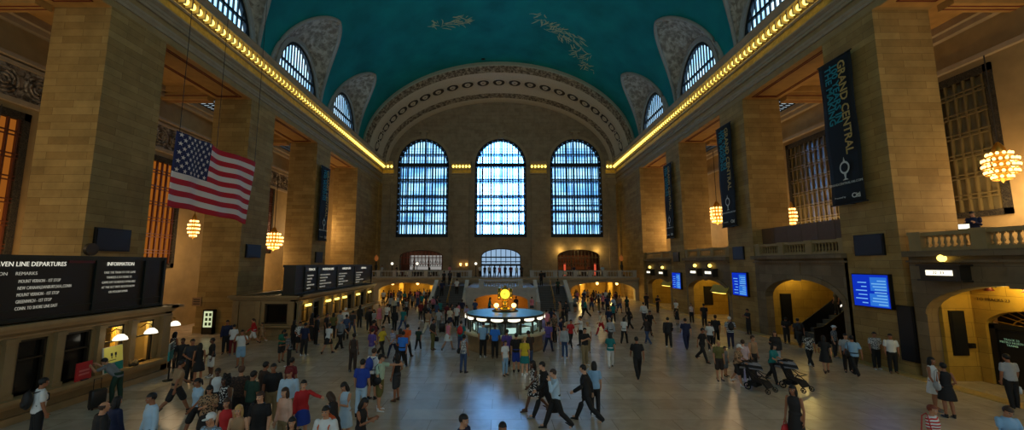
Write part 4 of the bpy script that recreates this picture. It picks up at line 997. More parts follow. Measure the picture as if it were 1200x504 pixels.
tr = mat('verdigris_roof', lin(110, 196, 220), .4); MB().lathe([(R-.02, 2.0), (1.6, 2.05), (.75, 2.07)], n=48).build('roof', tr, k_)
for i in range(16):
    a = 2*PI*(i+.5)/16
    b = MB(); rows = []
    for t in range(7):
        aa = a+(t-3)*.048; rows.append([((R+.1)*math.cos(aa), (R+.1)*math.sin(aa), z) for z in (1.78-.1*math.sqrt(max(0, 1-((t-3)/3.2)**2))+.06, 1.9)])
    b.grid(rows, False); b.build('lunette_light', M['glowwhite'], k_)
for i in range(12):
    a = 2*PI*(i+.3)/12; b = MB(); b.box(-.3, .3, -.02, .02, 1.05, 1.35); q = b.build('display_card', mat('glowing_card_%d' % i, (lin(200, 226, 216), lin(160, 200, 196), lin(60, 90, 90))[i % 3], .5, emit=lin(190, 226, 216), es=(.95, .6, .15)[i % 3]), k_)  # cards given a glow of their own to brighten the booth windows
    q.location = ((R-.45)*math.cos(a), (R-.45)*math.sin(a), 0); q.rotation_euler = (0, 0, a+PI/2)
MB().lathe([(.8, 0), (.8, 2.1), (0, 2.1)], n=24).build('core', M['black'], k_)
MB().lathe([(.78, 2.05), (.8, 2.1), (.7, 2.14), (.66, 2.17), (0, 2.18)], n=32).build('clock_plinth', M['bronze'], k_)
ck = empty('clock', (KX, KY, 2.18)); tag(ck, 'golden four-faced ball clock glowing on top of the information booth', 'clock')
gold = mat('polished_brass', lin(224, 176, 60), .25, .9)
MB().lathe([(.34, 0), (.34, .08), (.2, .16), (.12, .3), (.2, .44), (.12, .56)], n=24).build('pedestal', gold, ck)
b = MB(); b.sphere((0, 0, .92), .36, 24, 16, (1, 1, 1.05)); b.lathe([(.1, 1.26), (.08, 1.34), (.03, 1.38), (0, 1.48)], n=14); b.build('ball', gold, ck)
dial = mat('opal_dial', lin(255, 230, 90), .4, emit=lin(255, 222, 60), es=1.5)
for q in range(4):
    a = q*PI/2
    b = MB(); b.lathe([(0, .43), (.28, .42), (.28, .3)], n=28); o = b.build('dial', dial, ck); o.matrix_local = Matrix.Translation((0, 0, .92)) @ Matrix.Rotation(a, 4, 'Z') @ Matrix.Rotation(PI/2, 4, 'X')
    b = MB(); b.lathe([(.28, .42), (.31, .44), (.34, .4), (.34, .26)], n=28); o2 = b.build('bezel', gold, o)
    b = MB(); b.mi = 0; b.box(-.012, .012, -.03, .2, .432, .44); b.box(-.15, .02, -.012, .012, .432, .44)
    for j in range(12):
        t = j*PI/6; b.box(.24*math.cos(t)-.012, .24*math.cos(t)+.012, .24*math.sin(t)-.012, .24*math.sin(t)+.012, .425, .436)
    b.build('hands', mat('clock_hand_brown', lin(80, 60, 10), .5) if 'clock_hand_brown' not in bpy.data.materials else bpy.data.materials['clock_hand_brown'], o)
for s, lab in ((-1, 'left'), (1, 'right')):
    r = empty('booth_lamp', (KX+s*.52, KY-.25, 2.18)); tag(r, 'white globe lamp on the booth roof, %s of the golden clock' % lab, 'lamp')
    MB().lathe([(.12, 0), (.12, .04), (.04, .08), (.04, .14)], n=12).build('base', gold, r); MB().sphere((0, 0, .25), .15, 14, 10, (1, 1, .9)).build('globe', M['glowwarm'], r)
# ---------------------------------------------------------------- flag
fl = empty('flag', (-12.6, 14.9, 0)); tag(fl, 'large American flag hanging in the air at the left', 'flag')
A, B_, C_, D_ = Vector(aty(207, 153, 14.9)), Vector(aty(297, 190, 19.6)), Vector(aty(290, 262, 19.6)), Vector(aty(194, 240, 14.9))
nx, nz = 57, 39
def fp(a, t):
    p = A.lerp(B_, a).lerp(D_.lerp(C_, a), t)
    return p+Vector((.09*math.sin(a*9+t*2.2)+.05*math.sin(a*21-t*3), .04*math.sin(a*8), -.03*math.sin(a*13+t)))-fl.location
b = MB()
for j in range(nz):
    for i in range(nx):
        st = j//3; canton = i < 23 and st < 7
        b.mi = 2 if canton else (0 if st % 2 == 0 else 1)
        b.add([fp((i+p)/nx, (j+q)/nz) for p, q in ((0, 0), (1, 0), (1, 1), (0, 1))], [(0, 1, 2, 3)], True)
fm = [mat('flag_red', lin(190, 26, 44), .8), mat('flag_white', lin(226, 214, 208), .8), mat('flag_blue', lin(34, 40, 84), .8)]
o = b.build('cloth', fm, fl, merge=True); md = o.modifiers.new('thick', 'SOLIDIFY'); md.thickness = .012; md.offset = 0
b = MB()
for row in range(9):
    for c_ in range(6 if row % 2 == 0 else 5):
        a = (23/nx)*((c_+.5)/6 if row % 2 == 0 else (c_+1)/6); t = (21/nz)*((row+.6)/9.2)
        vs = []
        for q in range(10):
            rr = .105 if q % 2 == 0 else .042; an = PI/2+q*PI/5
            vs.append(fp(a+rr*math.cos(an)/5.2, t-rr*math.sin(an)/3.0)+Vector((.02, -.0, 0)))
        b.add(vs, [list(range(10))])
b.build('stars', fm[1], o, recalc=False)
for a in (.02, .5, .98):
    p = fp(a, 0); MB().tube([p, p+Vector((0, 0, 17.5))], .012, 5, False).build('cable', M['iron'], fl)
# ---------------------------------------------------------------- chandeliers
ch_src = None; BU = [None]
def chandelier(x, y, z, label, sc=1.):
    global ch_src
    if ch_src is None:
        r = empty('chandelier', (x, y, z)); ch_src = r
        for k, (rr, zz, n) in enumerate(((.55, .55, 12), (.78, .2, 18), (.8, -.15, 18), (.72, -.5, 16), (.45, -.8, 10))):
            b = MB(); b.tube([(rr*math.cos(2*PI*j/24), rr*math.sin(2*PI*j/24), zz-.12) for j in range(25)], .045, 6, False); b.build('tier_ring', M['brass'], r)
            for j in range(n):
                a = 2*PI*j/n; g = MB(); g.sphere((0, 0, 0), .085, 8, 6, (1, 1, 1.15)) if BU[0] is None else None
                if BU[0] is None: q = BU[0] = g.build('bulb', M['glowwarm'], r)
                else: q = BU[0].copy(); COL.objects.link(q); q.parent = r
                q.location = (rr*math.cos(a), rr*math.sin(a), zz)
        b = MB(); b.lathe([(.02, 1.3), (.12, 1.2), (.3, .9), (.34, .7), (.3, .4), (.34, 0), (.3, -.5), (.16, -.95), (.0, -1.15)], n=14); b.build('body', M['brass'], r)
        MB().tube([(0, 0, 1.2), (0, 0, 6.6)], .035, 6).build('chain', M['bronze'], r)
    else: r = dup(ch_src); r.location = (x, y, z)
    r.scale = (sc, sc, max(sc, .8) if sc < 1 else 1)
    tag(r, label, 'chandelier')
    return r
CH = [(-22.6, 40.2, 7.3, 'round glowing chandelier in the gap right of the pier beside the flag'), (-22.6, 29.6, 7.6, 'narrow chandelier of small bulbs just below the flag', .45), (-23.6, 18.3, 7.2, 'chandelier behind the near left pier, a few bulbs seen at the left edge', .5),
      (22.5, 40.6, 10.0, 'large glowing chandelier left of the second black banner on the right'), (22.6, 30.3, 8.6, 'small cluster of bulbs seen right of the second right pier', .4), (23.4, 18.0, 9.5, 'glowing chandelier in front of the tall grille at the right edge', .7)]
for c in CH:
    chandelier(*c)
# warm light of the chandeliers, and others further along the aisles
def plight(name, loc, e, col, r=.5):
    l = bpy.data.lights.new(name, 'POINT'); l.energy = e; l.color = col; l.shadow_soft_size = r
    o = bpy.data.objects.new(name, l); COL.objects.link(o); o.location = loc; return o
def alight(name, loc, rot, e, col, sx, sy):
    l = bpy.data.lights.new(name, 'AREA'); l.shape = 'RECTANGLE'; l.size = sx; l.size_y = sy; l.energy = e; l.color = col
    o = bpy.data.objects.new(name, l); COL.objects.link(o); o.location = loc; o.rotation_euler = rot; return o
# ---------------------------------------------------------------- people: body and clothing shapes
CACHE = {}
DGV = bpy.context.view_layer
def remesh(mb, vox, smooth_it=4):
    """fuse overlapping volumes into one continuous surface"""
    me = bpy.data.meshes.new('tmp'); me.from_pydata(mb.v, [], mb.f)
    bm = bmesh.new(); bm.from_mesh(me); bmesh.ops.recalc_face_normals(bm, faces=bm.faces); bm.to_mesh(me); bm.free()
    o = bpy.data.objects.new('tmp', me); COL.objects.link(o)
    r = o.modifiers.new('r', 'REMESH'); r.mode = 'VOXEL'; r.voxel_size = vox; r.use_smooth_shade = True
    s = o.modifiers.new('s', 'SMOOTH'); s.iterations = smooth_it; s.factor = .5
    dg = bpy.context.evaluated_depsgraph_get(); ev = o.evaluated_get(dg)
    out = bpy.data.meshes.new_from_object(ev); out.name = 'figure'
    bpy.data.objects.remove(o); bpy.data.meshes.remove(me)
    for p in out.polygons: p.use_smooth = True
    return out
D = math.radians
POSES = {  # hipL,kneeL,hipR,kneeR | arm L (pitch, abduct, elbow, inward) | arm R | lean | head pitch
 'stand': (2, 2, -3, 3, (4, 9, 14, 4), (0, 9, 12, 4), 1, 4),
 'ease': (6, 14, -2, 0, (-8, 14, 60, 40), (2, 9, 12, 4), 0, 4),
 'walk': (24, 6, -20, 26, (-20, 8, 16, 4), (24, 8, 28, 8), 4, 4),
 'walk2': (-20, 26, 24, 6, (24, 8, 28, 8), (-20, 8, 16, 4), 4, 4),
 'stride': (26, 4, -22, 28, (-22, 9, 18, 4), (26, 9, 34, 8), 5, 5),
 'hold': (4, 4, -3, 3, (22, 8, 92, 22), (22, 8, 92, 22), 2, 24),
 'photo': (3, 3, -3, 3, (58, 16, 98, 26), (58, 16, 98, 26), 0, 0),
 'phone': (25, 5, -20, 26, (-6, 8, 20, 4), (50, 26, 128, 26), 4, 6),
 'phonestand': (3, 3, -3, 3, (4, 9, 20, 10), (50, 24, 130, 26), 0, 4),
 'point': (4, 4, -3, 3, (4, 9, 14, 4), (76, 30, 10, -20), 0, 2),
 'cross': (5, 8, -2, 2, (30, 10, 92, 58), (30, 10, 92, 58), 0, 6),
 'hips': (4, 4, -4, 4, (-22, 34, 82, 44), (-22, 34, 82, 44), 0, 2),
 'lean': (-4, 4, 12, 16, (66, 10, 58, 22), (62, 10, 66, 26), 44, -14),
 'push': (18, 8, -16, 22, (30, 8, 52, 6), (30, 8, 52, 6), 8, 10),
 'down': (4, 4, -3, 3, (20, 8, 80, 24), (8, 8, 30, 10), 12, 34),
}
SEX = {'m': dict(sh=.185, chest=(.165, .115), waist=(.148, .105), hip=(.158, .112), arm=1.08, leg=1.05, neck=.058),
       'f': dict(sh=.160, chest=(.142, .108), waist=(.118, .092), hip=(.162, .116), arm=.88, leg=.98, neck=.048)}
def skeleton(sex, pose):
    S = SEX[sex]; hl, kl, hr, kr, aL, aR, lean, hp = POSES[pose]
    J = {}
    pel = Vector((0, 0, .92)); J['pel'] = pel
    RL = Matrix.Rotation(D(lean), 3, 'X')
    up = lambda x, y, z: pel+RL @ Vector((x, y, z-.92))
    J['waist'] = up(0, 0, 1.06); J['chest'] = up(0, .005, 1.27); J['neckb'] = up(0, .012, 1.43); J['necktop'] = up(0, .0, 1.51)
    HM = RL @ Matrix.Rotation(D(hp), 3, 'X')
    J['head'] = J['necktop']+HM @ Vector((0, -.018, .105)); J['HM'] = HM; J['RL'] = RL
    for s, h, k, n in ((-1, hl, kl, 'L'), (1, hr, kr, 'R')):
        hip = Vector((s*.088, 0, .90)); th = D(h)
        kn = hip+Vector((s*.012, -math.sin(th)*.41, -math.cos(th)*.41)); t2 = D(h-k)
        an = kn+Vector((s*.004, -math.sin(t2)*.405, -math.cos(t2)*.405))
        J['hip'+n], J['kn'+n], J['an'+n], J['ft'+n] = hip, kn, an, t2
    low = min(J['anL'].z, J['anR'].z); dz = .085-low
    for s, a, n in ((-1, aL, 'L'), (1, aR, 'R')):
        p, b, e, t = [D(q) for q in a]
        sh = up(s*S['sh'], .01, 1.395)
        d = Vector((s*math.sin(b), -math.sin(p)*math.cos(b), -math.cos(p)*math.cos(b)))
        el = sh+(RL @ d if pose != 'lean' else d)*.29
        fd = Vector((s*(math.sin(b)*.5-math.sin(t)), -math.sin(p+e), -math.cos(p+e))).normalized()
        if pose != 'lean': fd = RL @ fd
        wr = el+fd*.25
        J['sh'+n], J['el'+n], J['wr'+n], J['fd'+n] = sh, el, wr, fd
    for k, v in J.items():
        if isinstance(v, Vector) and not k.startswith('fd'): v.z += dz
    return J
def torso(mb, J, S, grow, z0=0., top=True, flare=0.):
    """elliptical loft from the seat to the neck"""
    RL = J['RL']; pel = J['pel']
    prof = [(-.10, *[q*.80 for q in S['hip']], 0), (-.05, *[q*.97 for q in S['hip']], .008), (.02, *S['hip'], .01), (.08, *[q*.96 for q in S['hip']], .006), (.15, *S['waist'], 0), (.24, S['waist'][0]*1.06, S['waist'][1]*1.05, -.004),
            (.34, *S['chest'], -.01), (.42, S['chest'][0]*1.0, S['chest'][1]*.95, -.002), (.465, S['sh']*.88, S['chest'][1]*.76, .008), (.505, S['sh']*.55, .072, .012), (.545, S['neck']*1.25, .06, .012)]
    rows = []
    for z, rx, ry, yo in prof:
        if z < z0: continue
        g = grow+flare*max(0, .15-z)
        c = Vector((0, yo, z)); rows.append([tuple(pel+(RL if z > .04 else Matrix.Identity(3)) @ (c+Vector(((rx+g)*math.cos(2*PI*i/20), (ry+g)*math.sin(2*PI*i/20), 0)))) for i in range(20)])
    o = len(mb.v); mb.grid(rows, True, True); mb.add(rows[0], [list(range(20))]); mb.add(rows[-1], [list(range(20))])
def limb(mb, pts, rs):
    mb.tube(pts, rs, 10)
    for p, r in zip(pts, rs): mb.sphere(tuple(p), r, 10, 8)
def hand(mb, J, n, s):
    wr, fd = J['wr'+n], J['fd'+n]
    x = Vector((0, 1, 0)).cross(fd) if abs(fd.y) < .9 else Vector((1, 0, 0)).cross(fd); x = x-fd*x.dot(fd); x.normalize(); nrm = fd.cross(x)
    inw = Vector((-s, -.2, 0)); inw = (inw-fd*inw.dot(fd)).normalized(); sd = fd.cross(inw).normalized()   # palm faces inwards
    fwd = sd if sd.y < 0 else -sd
    for q in (-1, -.33, .33, 1): limb(mb, [wr+fd*.005+fwd*q*.012, wr+fd*.085+fwd*q*.028], [.02, .015])
    for q, ln in ((-1, .062), (-.33, .075), (.33, .08), (1, .07)):
        b0 = wr+fd*.088+fwd*q*.029; b1 = b0+fd*ln*.5+inw*.008; b2 = b1+fd*ln*.38+inw*ln*.3
        limb(mb, [b0, b1, b2], [.0115, .0105, .009])
    t0 = wr+fd*.03+fwd*.03; limb(mb, [t0, t0+fwd*.032+fd*.03+inw*.012, t0+fwd*.036+fd*.062+inw*.022], [.014, .012, .0105])
def body_mesh(sex, pose):
    key = ('body', sex, pose)
    if key in CACHE: return CACHE[key]
    S = SEX[sex]; J = skeleton(sex, pose); mb = MB()
    torso(mb, J, S, 0)
    limb(mb, [J['neckb'], J['necktop']+Vector((0, 0, .03))], [S['neck'], S['neck']*.95])
    for n, s in (('L', -1), ('R', 1)):
        a = S['arm']; l = S['leg']
        m1 = J['sh'+n].lerp(J['el'+n], .45); m2 = J['el'+n].lerp(J['wr'+n], .3)
        limb(mb, [J['sh'+n], m1, J['el'+n], m2, J['wr'+n]], [.05*a, .047*a, .038*a, .038*a, .026*a]); hand(mb, J, n, s)
        t1 = J['hip'+n].lerp(J['kn'+n], .35); c1 = J['kn'+n].lerp(J['an'+n], .3)+Vector((0, .012, 0))
        limb(mb, [J['hip'+n], t1, J['kn'+n], c1, J['an'+n]], [.088*l, .08*l, .055*l, .056*l, .036*l])
        f = J['ft'+n]; d = Vector((s*.12, -math.cos(f), math.sin(f)-.35)).normalized(); limb(mb, [J['an'+n], J['an'+n]+d*.12], [.036, .028])
    # head: skull, jaw, brow, nose, ears
    H = J['head']; R = J['HM']; P = lambda x, y, z: tuple(H+R @ Vector((x, y, z)))
    def ell(x, y, z, rx, ry, rz, n=14, m=10):
        rows = [[P(x+rx*math.sin(PI*i/m)*math.cos(2*PI*j/n), y+ry*math.sin(PI*i/m)*math.sin(2*PI*j/n), z-rz*math.cos(PI*i/m)) for j in range(n)] for i in range(m+1)]
        mb.grid(rows, True, True)
    ell(0, .012, .025, .074, .092, .088); ell(0, -.022, -.045, .052, .062, .066); ell(0, -.066, -.088, .022, .02, .02)
    ell(0, -.098, -.018, .012, .018, .022); ell(0, -.088, .004, .009, .012, .03); ell(0, -.072, .03, .05, .016, .012)
    for s in (-1, 1): ell(s*.076, .006, -.012, .009, .02, .032); ell(s*.04, -.06, -.03, .02, .02, .02)
    me = remesh(mb, .0125, 3)
    # eyes, brows and lips
    mb2 = MB()
    def add_e(x, y, z, rx, ry, rz, mi):
        mb2.mi = mi; n, m = 8, 6
        mb2.grid([[P(x+rx*math.sin(PI*i/m)*math.cos(2*PI*j/n), y+ry*math.sin(PI*i/m)*math.sin(2*PI*j/n), z-rz*math.cos(PI*i/m)) for j in range(n)] for i in range(m+1)], True, True)
    for s in (-1, 1):
        add_e(s*.031, -.0755, .006, .013, .01, .007, 1); add_e(s*.031, -.083, .006, .007, .004, .007, 2); add_e(s*.031, -.084, .026, .02, .008, .005, 2)
    add_e(0, -.084, -.058, .024, .01, .008, 3)
    bm = bmesh.new(); bm.from_mesh(me)
    vs = [bm.verts.new(v) for v in mb2.v]
    for f, mi in zip(mb2.f, mb2.m):
        try:
            q = bm.faces.new([vs[i] for i in f]); q.material_index = mi; q.smooth = True
        except ValueError: pass
    bm.to_mesh(me); bm.free()
    CACHE[key] = (me, J); return CACHE[key]
def cloth_mesh(sex, pose, kind):
    key = (kind, sex, pose)
    if key in CACHE: return CACHE[key]
    S = SEX[sex]; J = skeleton(sex, pose); mb = MB(); a, l = S['arm'], S['leg']; vox = .017
    def sleeves(frac, g):
        for n in 'LR':
            sh, el, wr = J['sh'+n], J['el'+n], J['wr'+n]
            if frac <= 1: limb(mb, [sh, sh.lerp(el, frac*.6), sh.lerp(el, frac)], [.048*a+g, .05*a+g, .048*a+g+.006])
            else: limb(mb, [sh, sh.lerp(el, .5), el, el.lerp(wr, .9)], [.048*a+g, .048*a+g, .042*a+g, .033*a+g])
    def legs(frac, g, loose=0.):
        for n in 'LR':
            h, k, an = J['hip'+n], J['kn'+n], J['an'+n]
            if frac <= 1: limb(mb, [h, h.lerp(k, .5*frac), h.lerp(k, frac)], [.088*l+g*.4, .08*l+g*.7+loose, .068*l+g+loose*1.2])
            else: limb(mb, [h, h.lerp(k, .4), k, k.lerp(an, .35)+Vector((0, .008, 0)), k.lerp(an, 1.04)], [.088*l+g*.6, .08*l+g, .06*l+g+loose, .058*l+g+loose, .045+g*.7+loose])
    def skirt(z1, w, g=.02):
        prof = []
        kx = (J['knL']+J['knR'])/2; sy = abs(J['knL'].y-J['knR'].y)/2
        for t in [i/8 for i in range(9)]:
            z = (J['pel'].z+.13)*(1-t)+z1*t; f = min(1, t*1.6)
            wx, wy = S['waist'], S['hip']
            rx = (S['waist'][0]+(S['hip'][0]-S['waist'][0])*f)+g+w*t; ry = (S['waist'][1]+(S['hip'][1]-S['waist'][1])*f)+g+w*t*.8+sy*t*.55
            prof.append([(rx*math.cos(2*PI*i/24)*(1+.03*t*math.cos(i*PI)), kx.y*t*.6+ry*math.sin(2*PI*i/24), z) for i in range(24)])
        mb.grid(prof, True, True); mb.add(prof[0], [list(range(24))]); mb.add(prof[-1], [list(range(24))])
    if kind == 'tee': torso(mb, J, S, .02, -.06); sleeves(.62, .014)
    elif kind == 'long': torso(mb, J, S, .02, -.06); sleeves(2, .014)
    elif kind == 'tank': torso(mb, J, S, .016, -.06)
    elif kind == 'jacket': torso(mb, J, S, .034, -.12, flare=.06); sleeves(2, .022)
    elif kind == 'trousers': torso_low(mb, J, S, .016); legs(2, .014, .004)
    elif kind == 'jeans': torso_low(mb, J, S, .014); legs(2, .009)
    elif kind == 'shorts': torso_low(mb, J, S, .018); legs(.9, .018, .01)
    elif kind == 'short shorts': torso_low(mb, J, S, .018); legs(.5, .016, .008)
    elif kind == 'skirt': skirt(.56, .05)
    elif kind == 'long skirt': skirt(.2, .08)
    elif kind == 'dress': torso(mb, J, S, .016, .06); skirt(.55, .06, .018)
    elif kind == 'long dress': torso(mb, J, S, .016, .06); skirt(.12, .09, .018)
    elif kind == 'tee dress': torso(mb, J, S, .018, .06); sleeves(.55, .014); skirt(.52, .06, .018)
    me = remesh(mb, vox, 4); CACHE[key] = me; return me
def torso_low(mb, J, S, g):
    rows = []
    for z, rx, ry in ((-.11, S['hip'][0]*.78, S['hip'][1]*.8), (-.05, S['hip'][0]*.98, S['hip'][1]), (.02, *S['hip']), (.09, S['hip'][0]*.96, S['hip'][1]*.96), (.13, S['waist'][0]*1.02, S['waist'][1]*1.02)):
        rows.append([(J['pel'].x+(rx+g)*math.cos(2*PI*i/20), J['pel'].y+.006+(ry+g)*math.sin(2*PI*i/20), J['pel'].z+z) for i in range(20)])
    mb.grid(rows, True, True); mb.add(rows[0], [list(range(20))]); mb.add(rows[-1], [list(range(20))])
def shoe_mesh(kind):
    key = ('shoe', kind)
    if key in CACHE: return CACHE[key]
    mb = MB()
    prof = [(.075, .03, .045), (.06, .036, .07), (.03, .038, .085), (-.02, .038, .075), (-.08, .044, .058), (-.13, .042, .045), (-.165, .03, .032), (-.178, .012, .02)]
    rows = []
    for y, w, h in prof: rows.append([(w*math.cos(2*PI*i/12)*(1 if math.sin(2*PI*i/12) < 0 else .85), y, max(0, .5*h+.5*h*math.sin(2*PI*i/12))) for i in range(12)])
    mb.grid(rows, True, True); mb.add(rows[0], [list(range(12))]); mb.add(rows[-1], [list(range(12))])
    if kind == 'shoe': mb.tube([(0, .035, .06), (0, .035, .12)], [.046, .046], 10)
    me = mb.build('shoe_tmp', []).data; o = [q for q in COL.objects if q.data == me][0]; bpy.data.objects.remove(o)
    CACHE[key] = me; return me
def hair_mesh(kind):
    key = ('hair', kind)
    if key in CACHE: return CACHE[key]
    mb = MB()
    n, m = 20, 14
    rx, ry, rz = .086, .104, .102
    for i in range(m):
        for j in range(n):
            vs = []
            ok = True
            for (ii, jj) in ((i, j), (i, j+1), (i+1, j+1), (i+1, j)):
                t = PI*ii/m; a = 2*PI*jj/n
                vs.append((rx*math.sin(t)*math.cos(a), .014+ry*math.sin(t)*math.sin(a), .03+rz*math.cos(t)))
            c = [sum(v[k] for v in vs)/4 for k in range(3)]
            lim = .055 if c[1] < -.02 else (-.01 if c[1] < .03 else -.075)
            if kind == 'bald' and c[2] > .055: continue
            if kind == 'bald' and c[1] < 0: continue
            if c[2] > lim: mb.add(vs, [(0, 1, 2, 3)], True)
    if kind in ('long', 'curly'):
        mb.sphere((0, .07, -.07), .1, 14, 10, (.85, .5, 1.6))
        for s in (-1, 1): mb.sphere((s*.072, .02, -.06), .05, 10, 8, (.55, .9, 2.4))
    if kind == 'curly':
        for q in range(26):
            a = q*2.4; z = -.14+.012*q; r = .09*math.sqrt(max(.05, 1-((z-.02)/.2)**2)); mb.sphere((1.2*r*math.cos(a), .075+r*math.sin(a)*.7, z+.01), .045, 8, 6)
    if kind == 'pony': mb.sphere((0, .125, .02), .032, 8, 6); mb.sphere((0, .14, -.06), .04, 8, 8, (.7, .6, 2))
    if kind == 'bun': mb.sphere((0, .115, .055), .045, 10, 8)
    if kind == 'cap':
        mb.lathe([(.09, .05), (.092, .09), (.06, .135), (0, .142)], (0, .012, 0), 18); mb.sphere((0, -.12, .052), .07, 12, 6, (1, .9, .1))
    if kind == 'hat':
        mb.lathe([(.15, .055), (.09, .06), (.088, .12), (0, .14)], (0, .01, 0), 18)
    mb2 = mb.build('hair_tmp', []); me = mb2.data; bpy.data.objects.remove(mb2)
    CACHE[key] = me; return me
COLORS = {'black': (20, 19, 21), 'dark': (34, 30, 30), 'charcoal': (52, 52, 56), 'grey': (120, 122, 124), 'light grey': (168, 172, 176), 'white': (224, 224, 222), 'cream': (216, 204, 178), 'navy': (24, 32, 66), 'blue': (30, 64, 160), 'bright blue': (40, 120, 220),
          'light blue': (140, 180, 214), 'pale blue': (176, 204, 226), 'denim': (54, 74, 110), 'teal': (20, 120, 120), 'green': (24, 96, 72), 'dark green': (26, 58, 44), 'olive': (104, 98, 48), 'light green': (176, 200, 176), 'khaki': (140, 120, 84), 'tan': (168, 132, 96), 'brown': (84, 58, 42),
          'dark brown': (52, 38, 32), 'red': (190, 34, 36), 'dark red': (110, 24, 28), 'maroon': (96, 22, 34), 'orange': (214, 92, 30), 'yellow': (214, 186, 40), 'peach': (222, 176, 152), 'pink': (222, 130, 150), 'purple': (86, 66, 140), 'violet': (150, 140, 190), 'pale pink': (214, 180, 176), 'lilac': (170, 160, 200)}
HAIRC = {'k': lin(20, 16, 14), 'b': lin(62, 40, 26), 'y': lin(190, 150, 90), 'g': lin(130, 126, 122), 'w': lin(220, 216, 208), 'r': lin(120, 50, 24)}
SKIN = [lin(214, 160, 126), lin(196, 140, 104), lin(160, 104, 72), lin(104, 66, 46)]
MC = {}
def cmat(name, col, rough=.75):
    if name not in MC: MC[name] = mat(name, col, rough, var=.08, vscale=9)
    return MC[name]
def stripes(name, c1, c2, sc=28.):
    if name in MC: return MC[name]
    m, nt, b = new_mat(name); t = nt.nodes.new('ShaderNodeTexCoord'); w = nt.nodes.new('ShaderNodeTexWave'); w.bands_direction = 'Z'; w.inputs['Scale'].default_value = sc/PI/2
    r = nt.nodes.new('ShaderNodeValToRGB'); r.color_ramp.interpolation = 'CONSTANT'; r.color_ramp.elements[0].color = c1; r.color_ramp.elements[1].color = c2; r.color_ramp.elements[1].position = .5
    nt.links.new(t.outputs['Object'], w.inputs[0]); nt.links.new(w.outputs['Fac'], r.inputs[0]); nt.links.new(r.outputs[0], b.inputs['Base Color']); b.inputs['Roughness'].default_value = .8; MC[name] = m; return m
def prints(name, c1, c2, sc=22.):
    if name in MC: return MC[name]
    m, nt, b = new_mat(name); t = nt.nodes.new('ShaderNodeTexCoord'); w = nt.nodes.new('ShaderNodeTexVoronoi'); w.inputs['Scale'].default_value = sc
    r = nt.nodes.new('ShaderNodeValToRGB'); r.color_ramp.interpolation = 'CONSTANT'; r.color_ramp.elements[0].color = c1; r.color_ramp.elements[1].color = c2; r.color_ramp.elements[1].position = .42
    nt.links.new(t.outputs['Object'], w.inputs[0]); nt.links.new(w.outputs['Distance'], r.inputs[0]); nt.links.new(r.outputs[0], b.inputs['Base Color']); b.inputs['Roughness'].default_value = .8; MC[name] = m; return m
def clothmat(c):
    if c.startswith('striped '): a, b = c[8:].split(' and '); return stripes(c+'_cloth', lin(*COLORS[a]), lin(*COLORS[b]))
    if c.startswith('patterned '): a, b = c[10:].split(' and '); return prints(c+'_cloth', lin(*COLORS[a]), lin(*COLORS[b]))
    return cmat(c+'_cloth', lin(*COLORS[c]))
EYES = (mat('eye_white', lin(225, 220, 210), .3), mat('dark_eye', lin(30, 20, 16), .3), mat('lips', lin(150, 80, 74), .5))
def part(name, me, mats, parent, M4=None, link='OBJECT'):
    o = bpy.data.objects.new(name, me); COL.objects.link(o); o.parent = parent
    if len(me.materials) < len(mats):
        while len(me.materials) < len(mats): me.materials.append(None)
    for i, m in enumerate(mats): o.material_slots[i].link = 'OBJECT'; o.material_slots[i].material = m
    if M4 is not None: o.matrix_local = M4
    return o
def person(loc, face, sex, pose, top, bottom, hair='short', hc='k', skin=0, height=1.72, shoes='black'):
    """top / bottom: (kind, colour) ; face: degrees, 0 looks at the camera end, 90 to the right of the photo"""
    me, J = body_mesh(sex, pose)
    b = bpy.data.objects.new('person', me); COL.objects.link(b)
    while len(me.materials) < 4: me.materials.append(None)
    for i, m in enumerate((cmat('skin_%d' % skin, SKIN[skin], .55),)+EYES): b.material_slots[i].link = 'OBJECT'; b.material_slots[i].material = m
    s = height/1.735
    b.location = loc; b.rotation_euler = (0, 0, D(face)); b.scale = (s, s, s)
    part({'dress': 'dress', 'long dress': 'dress', 'tee dress': 'dress', 'jacket': 'jacket'}.get(top[0], 'shirt'), cloth_mesh(sex, pose, top[0]), [clothmat(top[1])], b)
    if bottom: part({'skirt': 'skirt', 'long skirt': 'skirt', 'shorts': 'shorts', 'short shorts': 'shorts'}.get(bottom[0], 'trousers'), cloth_mesh(sex, pose, bottom[0]), [clothmat(bottom[1])], b)
    H = Matrix.Translation(J['head']) @ J['HM'].to_4x4()
    hm = cmat('hair_'+hc, HAIRC[hc], .6) if hair not in ('cap', 'hat') else clothmat({'k': 'black', 'w': 'white', 'b': 'brown', 'g': 'grey', 'y': 'cream', 'r': 'dark red'}[hc])
    part({'cap': 'cap', 'hat': 'hat'}.get(hair, 'hair'), hair_mesh(hair), [hm], b, H)
    sm = cmat(shoes+'_shoes', lin(*COLORS[shoes]), .5)
    for n, sgn in (('L', -1), ('R', 1)):
        an = J['an'+n]; f = J['ft'+n]
        z = an.z-.085
        M4 = Matrix.Translation((an.x, an.y, an.z)) @ Matrix.Rotation(D(8*sgn), 4, 'Z') @ Matrix.Rotation(min(0, f)*.75 if z > .02 else 0, 4, 'X') @ Matrix.Translation((0, -.02, -.085))
        part('shoe', shoe_mesh('shoe'), [sm], b, M4)
    return b, J
